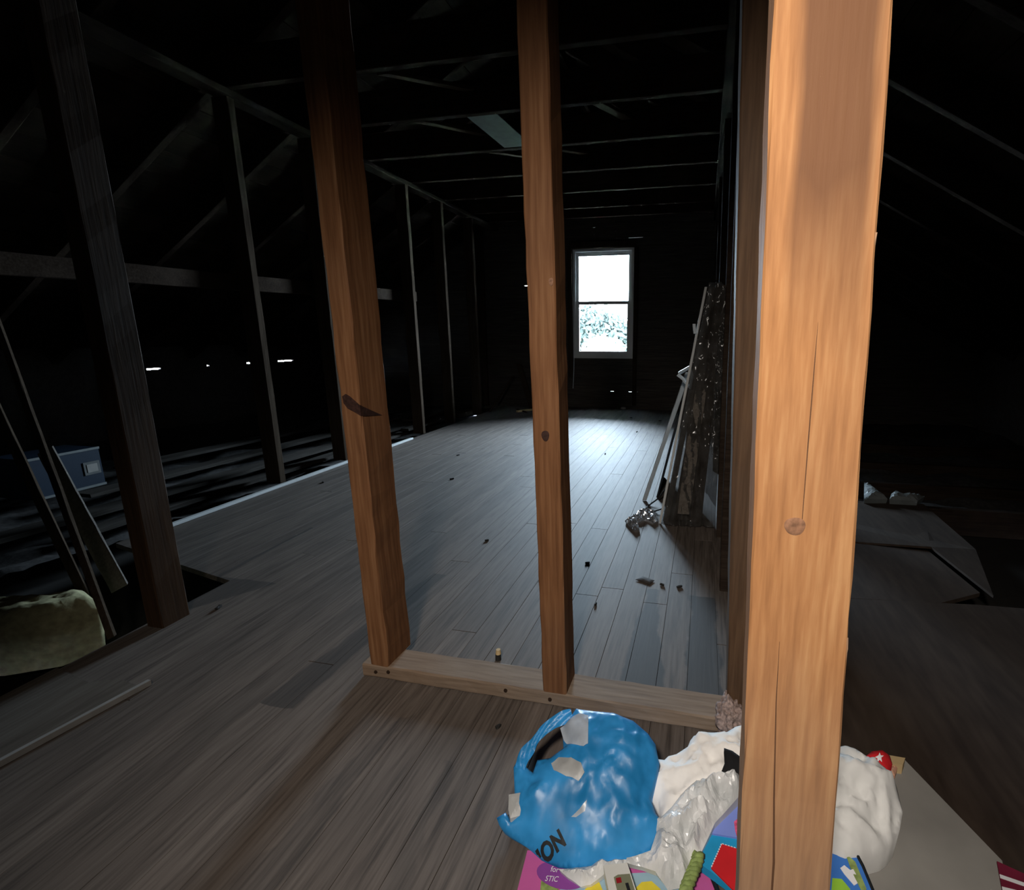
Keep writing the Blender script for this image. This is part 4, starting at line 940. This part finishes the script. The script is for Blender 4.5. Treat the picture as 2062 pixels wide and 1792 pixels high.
GIFTG2 = [(0.2837, 0.7864, 0.0569), (0.2976, 0.7769, 0.0541), (0.307, 0.7417, 0.0435), (0.2998, 0.7341, 0.0412), (0.2885, 0.7616, 0.0495)]
GIFTW = [(0.2707, 0.7632, 0.0499), (0.2782, 0.7686, 0.0516), (0.2865, 0.7632, 0.05), (0.2918, 0.7655, 0.0507), (0.2991, 0.7501, 0.046), (0.2881, 0.7429, 0.0439), (0.2755, 0.7559, 0.0478)]
WBAG = [(0.2887, 0.9543, 0.1188), (0.3189, 0.9633, 0.1226), (0.3389, 0.9601, 0.1212), (0.3568, 0.9453, 0.115), (0.3807, 0.9321, 0.1095), (0.3987, 0.9168, 0.1031), (0.4, 0.9027, 0.0971), (0.4004, 0.8686, 0.0828), (0.3876, 0.8413, 0.0713), (0.3671, 0.8173, 0.0613), (0.3517, 0.8047, 0.056), (0.3244, 0.7917, 0.0505), (0.3106, 0.7842, 0.0474), (0.2807, 0.7754, 0.0437), (0.2457, 0.7841, 0.0473), (0.247, 0.871, 0.0838), (0.2604, 0.9264, 0.1071)]
TEAL = [(0.317, 0.8158, 0.0138), (0.3398, 0.8259, 0.0143), (0.3238, 0.7894, 0.0125), (0.3185, 0.7907, 0.0125)]
CARD = [(0.4884, 1.0874, 0.006), (0.578, 0.8782, 0.006), (0.5609, 0.8252, 0.006), (0.5512, 0.7914, 0.006), (0.2653, 0.7289, 0.006), (0.3087, 0.9122, 0.006), (0.4507, 1.0722, 0.006)]
CAP = [(0.3611, 0.9707, 0.0977), (0.3792, 0.986, 0.1015), (0.4, 0.9927, 0.1032), (0.4131, 0.9827, 0.1007), (0.413, 0.9667, 0.0967), (0.4009, 0.9471, 0.0918), (0.3818, 0.9438, 0.091), (0.3709, 0.9545, 0.0936)]
STAR = [(0.3862, 0.9626, 0.1106), (0.3953, 0.965, 0.1102), (0.389, 0.9724, 0.1127)]
TAN = [(0.4441, 1.0665, 0.03), (0.4791, 1.0659, 0.03), (0.4667, 1.0443, 0.03), (0.4388, 1.0435, 0.03)]
PINKBIT = [(0.4338, 1.0367, 0.02), (0.4524, 1.0514, 0.02), (0.4586, 1.0461, 0.02), (0.4444, 1.0208, 0.02), (0.4327, 1.0208, 0.02)]
PLAID = [(0.566, 0.8717, 0.012), (0.6121, 0.8527, 0.012), (0.5883, 0.7952, 0.012), (0.5377, 0.788, 0.012)]
LION0 = (-0.2527, 0.6762, 0.0193)
LION1 = (-0.2033, 0.7059, 0.0396)
LION2 = (-0.2721, 0.6915, 0.023)

def mean(a, b_): return (a + b_) / 2
# gray cardboard under everything on the right
o = slab('cardboard_sheet', CARD, 0.005, M['cardboard']); tag(o, 'flat grey stained cardboard sheet on the floor, lower right', 'cardboard')
# pink package, flat
pk = empty('pink_package', (PINK[0][0], PINK[0][1], 0)); tag(pk, 'flat magenta package with purple oval, under the blue bag', 'package')
box_ = slab('card', PINK, 0.011, M['magenta'], pk)
oc = Vector(OVAL[0]); ou = Vector(OVAL[1]) - oc; ov = Vector(OVAL[2]) - oc
slab('light_print', LBLUE, 0.0006, M['lblue'], box_)
slab('green_print', GREEN1, 0.0006, M['green'], box_)
slab('yellow_print', YEL1, 0.0006, M['yellow'], box_)
slab('yellow_print', YEL2, 0.0006, M['yellow'], box_)
slab('oval_print', [tuple(oc + ou * math.cos(t) + ov * math.sin(t) + Vector((0, 0, 0.0006))) for t in [2 * math.pi * k / 28 for k in range(28)]], 0.0007, M['purple'], box_)
for body, (a, b_, c_) in (('for', TXT[0:3]), ('STIC', TXT[3:6])):
    bm = text_mesh(body, a, (b_[0] - a[0], b_[1] - a[1]), (c_[0] - a[0], c_[1] - a[1]), lambda P: [0.0144] * len(P), 1, 1)
    mk('lettering', bm, M['white_print'], box_)
# white cloth
cl = Sheet(CLOTH, 0.024, 0.06, 0.024, 11, 61)
o = cl.build('white_cloth', M['white_cloth'], 0.006, 0.001, smooth=True); tag(o, 'crumpled white cotton cloth between the blue bag and nearest post', 'cloth')
bk = Sheet(BLACK, 0.004, 0.02, 0.003, 22, 62)
o = bk.build('black_cloth', M['black_cloth'], 0.005, thick=0.012, smooth=True); tag(o, 'pointed black fabric scrap poking from the white cloth', 'fabric')
# boxes right of the crumpled plastic
pb = slab('periwinkle_box', PERI, 0.022, M['peri']); tag(pb, 'periwinkle blue box with a coral flower, left of the nearest post', 'box')
slab('flower_print', [(p[0], p[1], p[2] + 0.0008) for p in FLOWER], 0.0008, M['pinkred'], pb)
cy = slab('felt_card', CYAN, 0.016, M['cyan']); tag(cy, 'bright blue felt pouch with a red stitched front, at the bottom edge', 'pouch')
rd = slab('red_pocket', [(p[0], p[1], p[2] + 0.001) for p in RED], 0.003, M['red'], cy)
bm = bmesh.new()
def dashes(a, b_, n):
    a = Vector(a); b_ = Vector(b_); d = (b_ - a) / n; s_ = d.cross(Vector((0, 0, 1))).normalized() * 0.0009
    for k in range(n):
        p = a + d * (k + 0.15); q = a + d * (k + 0.75)
        vs = [bm.verts.new(v + Vector((0, 0, 0.0018))) for v in (p - s_, q - s_, q + s_, p + s_)]; bm.faces.new(vs)
dashes(RED[0], RED[1], 12); dashes(RED[0], RED[4], 10)
mk('stitching', bm, M['white_print'], rd, kind='stuff')
# crumpled white plastic
cp = Sheet(CRUMPLE, 0.022, 0.05, 0.020, 19, 71, shift=0.004)
o = cp.build('white_plastic_bag', M['white_film'], 0.0042, lambda x, y: max(0.012, 0.02)); tag(o, 'crumpled thin white plastic bag right of the blue bag', 'bag')
sc_ = Sheet(SCRAP, 0.012, 0.02, 0.012, 34, 72, shift=0.004)
o = sc_.build('white_plastic_scrap', M['white_film'], 0.004, 0.0135); tag(o, 'small crumpled white plastic scrap below the blue bag', 'plastic')
# little framed toy
fr = slab('toy_case', FRAME, 0.020, M['device']); tag(fr, 'off-white plastic toy case with an olive window, bottom edge', 'toy')
sn = slab('screen', SCREEN, 0.0012, M['olive_screen'], fr)
slab('red_mark', SCRRED, 0.001, M['dark_red'], sn); slab('black_mark', SCRBLK, 0.001, M['black_print'], sn)
# green cord
bm = bmesh.new()
for ph in (0, 2.1, 4.2):
    pts = []
    base = [Vector(p) for p in ROPE]
    for k in range(25):
        t = k / 24 * (len(base) - 1); i_ = min(int(t), len(base) - 2); c = base[i_].lerp(base[i_ + 1], t - i_)
        pts.append(c + Vector((math.cos(ph + k * 0.9) * 0.006, 0, math.sin(ph + k * 0.9) * 0.006)))
    tube(pts, 0.0062, 6, bm=bm)
o = mk('green_cord', bm, M['green'], smooth=True); tag(o, 'thick twisted olive green cord at the bottom edge', 'cord')
o = mk('black_rod', tube([(p[0], p[1], 0.018) for p in STICKB], 0.004, 8), M['black_print']); tag(o, 'thin black rod on the magenta package, left of the nearest post', 'rod')
# blue bag
bag = empty('plastic_bag', (-0.19, 0.80, 0)); tag(bag, 'blue plastic carrier bag with black lettering, in front of the plate', 'bag')
bs = Sheet(BAG, 0.030, 0.07, 0.014, 9, 81, flat=(-0.235, 0.728, 0.055))
film = bs.build('bag_film', M['bag'], 0.0045, lambda x, y: 0.0125 if y < 0.775 else 0.001, bag, smooth=True)
hb = [Vector(p) for p in HANDLE]
bm = bmesh.new(); rows = []
side = [Vector((0.7, 0.55, 0.40)).normalized()] * len(hb)
N_ = 28
def cat_(t):
    i_ = min(int(t), len(hb) - 2); f = t - i_
    p0 = hb[max(i_ - 1, 0)]; p1 = hb[i_]; p2 = hb[i_ + 1]; p3 = hb[min(i_ + 2, len(hb) - 1)]
    return 0.5 * ((2 * p1) + (p2 - p0) * f + (2 * p0 - 5 * p1 + 4 * p2 - p3) * f * f + (3 * p1 - p0 - 3 * p2 + p3) * f ** 3)
for k in range(N_ + 1):
    t = k / N_ * (len(hb) - 1); c = cat_(t); tg = (cat_(min(t + 0.05, len(hb) - 1.001)) - cat_(max(t - 0.05, 0))).normalized()
    nrm = (Vector((0, 0, 0.95)) - c).normalized(); sd = tg.cross(Vector((0.0, -0.62, 0.78))).normalized()
    row = []
    for j in range(7):
        u = j / 6 - 0.5
        hgt = 0.003 * math.cos(u * 9 + k * 0.7) + 0.002 * noise.noise(Vector((k * 0.5, j * 1.3, 2)))
        row.append(bm.verts.new(c + sd * u * (0.022 + 0.005 * math.sin(k * 0.35)) + Vector((0, -0.62, 0.78)) * hgt))
    rows.append(row)
for k in range(N_):
    for j in range(6): bm.faces.new((rows[k][j], rows[k][j + 1], rows[k + 1][j + 1], rows[k + 1][j]))
mk('handle', bm, M['bag'], bag, smooth=True)
p_bl = Vector(LION0); p_br = Vector(LION1); p_tl = Vector(LION2)
bm = text_mesh('LION', (p_bl.x, p_bl.y), (p_br.x - p_bl.x, p_br.y - p_bl.y), (p_tl.x - p_bl.x, p_tl.y - p_bl.y), lambda P: bs.heights(P) + 0.0018, 1, 1, bold=0.045)
bmesh.ops.delete(bm, geom=[v for v in bm.verts if not inside((v.co.x, v.co.y), bs.poly)], context='VERTS')
mk('lettering', bm, M['black_print'], film)
bs.decal('crease_patch', BAGP2, M['packet'], 0.0012, 0.004, film)
for ol, mm, lab in ((PACK1, 'packet', 'milky plastic packet showing at the top of the blue bag'), (PACK2, 'packet2', 'grey oval paper packet in the middle of the blue bag')):
    o = bs.decal('packet', ol, M[mm], 0.0035, 0.004); tag(o, lab, 'packet')
o = Sheet([(p[0], p[1], p[2] + 0.012) for p in PACK3], 0.004, 0.02, 0.002, 15, 83).build('packet', M['packet2'], 0.004, thick=0.010); tag(o, 'white packet sticking out at the left side of the blue bag', 'packet')
# right of the post
gf = slab('gift_bag', GIFT, 0.024, M['gift_blue']); tag(gf, 'blue gift bag with green and white print, right of the nearest post', 'bag')
for ol, mm, nm in ((GIFTG1, 'lime', 'green_print'), (GIFTG2, 'green', 'green_print'), (GIFTW, 'white_print', 'present_print')):
    slab(nm, [(p[0], p[1], p[2] + 0.0003) for p in ol], 0.0008, M[mm], gf)
mk('edge_cord', tube([tuple(Vector(p) + Vector((0.002, 0.002, 0.001))) for p in GIFT[0:4]], 0.0028, 6), M['black_print'], gf)
wb = Sheet(WBAG, 0.034, 0.07, 0.036, 10, 91)
o = wb.build('white_fabric_bag', M['white_bag'], 0.006, 0.0065, smooth=True); tag(o, 'bulging creased white fabric bag right of the nearest post', 'bag')
o = Sheet(TEAL, 0.004, 0.02, 0.002, 20, 92).build('tissue_scrap', M['teal_paper'], 0.004, 0.0065); tag(o, 'pale teal tissue scrap under the white fabric bag', 'paper')
# red cap with star
cp_ = empty('red_cap', (CAP[0][0], CAP[0][1], 0)); tag(cp_, 'small red felt cap with a white star, behind the white fabric bag', 'cap')
cs = Sheet(CAP, 0.016, 0.022, 0.002, 20, 95)
cb = cs.build('crown', M['red'], 0.003, 0.006, cp_, smooth=True)
sc0 = Vector(STAR[0]); su = Vector(STAR[1]) - sc0; sv = Vector(STAR[2]) - sc0
star = []
for k in range(10):
    rr = 1.0 if k % 2 == 0 else 0.42; t = math.pi / 2 + k * math.pi / 5
    star.append(tuple(sc0 + su * rr * math.cos(t) + sv * rr * math.sin(t)))
cs.decal('star', star, M['white_print'], 0.0012, 0.002, cb)
bm = bmesh.new()
tv = [Vector(p) for p in TAN]
o = slab('wood_block', [(p[0], p[1], 0.030) for p in TAN], 0.024, M['tan']); tag(o, 'small tan wood block beside the red cap', 'block')
o = Sheet(PINKBIT, 0.008, 0.012, 0.004, 40, 96).build('plaster_bit', M['skin_tan'], 0.003, 0.006); tag(o, 'small pinkish broken bit below the red cap', 'fragment')
pld = slab('plaid_cloth', [(p[0], p[1], 0.010) for p in PLAID], 0.009, plain('burgundy_weave', (0.17, 0.010, 0.035), 0.9, vary=0.3)); tag(pld, 'burgundy plaid cloth at the lower right corner', 'cloth')
P0, P1, P2, P3 = [Vector((p[0], p[1], 0.0112)) for p in PLAID]
for f in (0.35, 0.62):
    a = P0.lerp(P3, f); b_ = P1.lerp(P2, f); s_ = (P3 - P0).normalized() * 0.0035
    slab('white_stripe', [tuple(a - s_), tuple(b_ - s_), tuple(b_ + s_), tuple(a + s_)], 0.001, M['white_print'], pld)

for o in list(S.objects):
    if 'origin' in o: del o['origin']
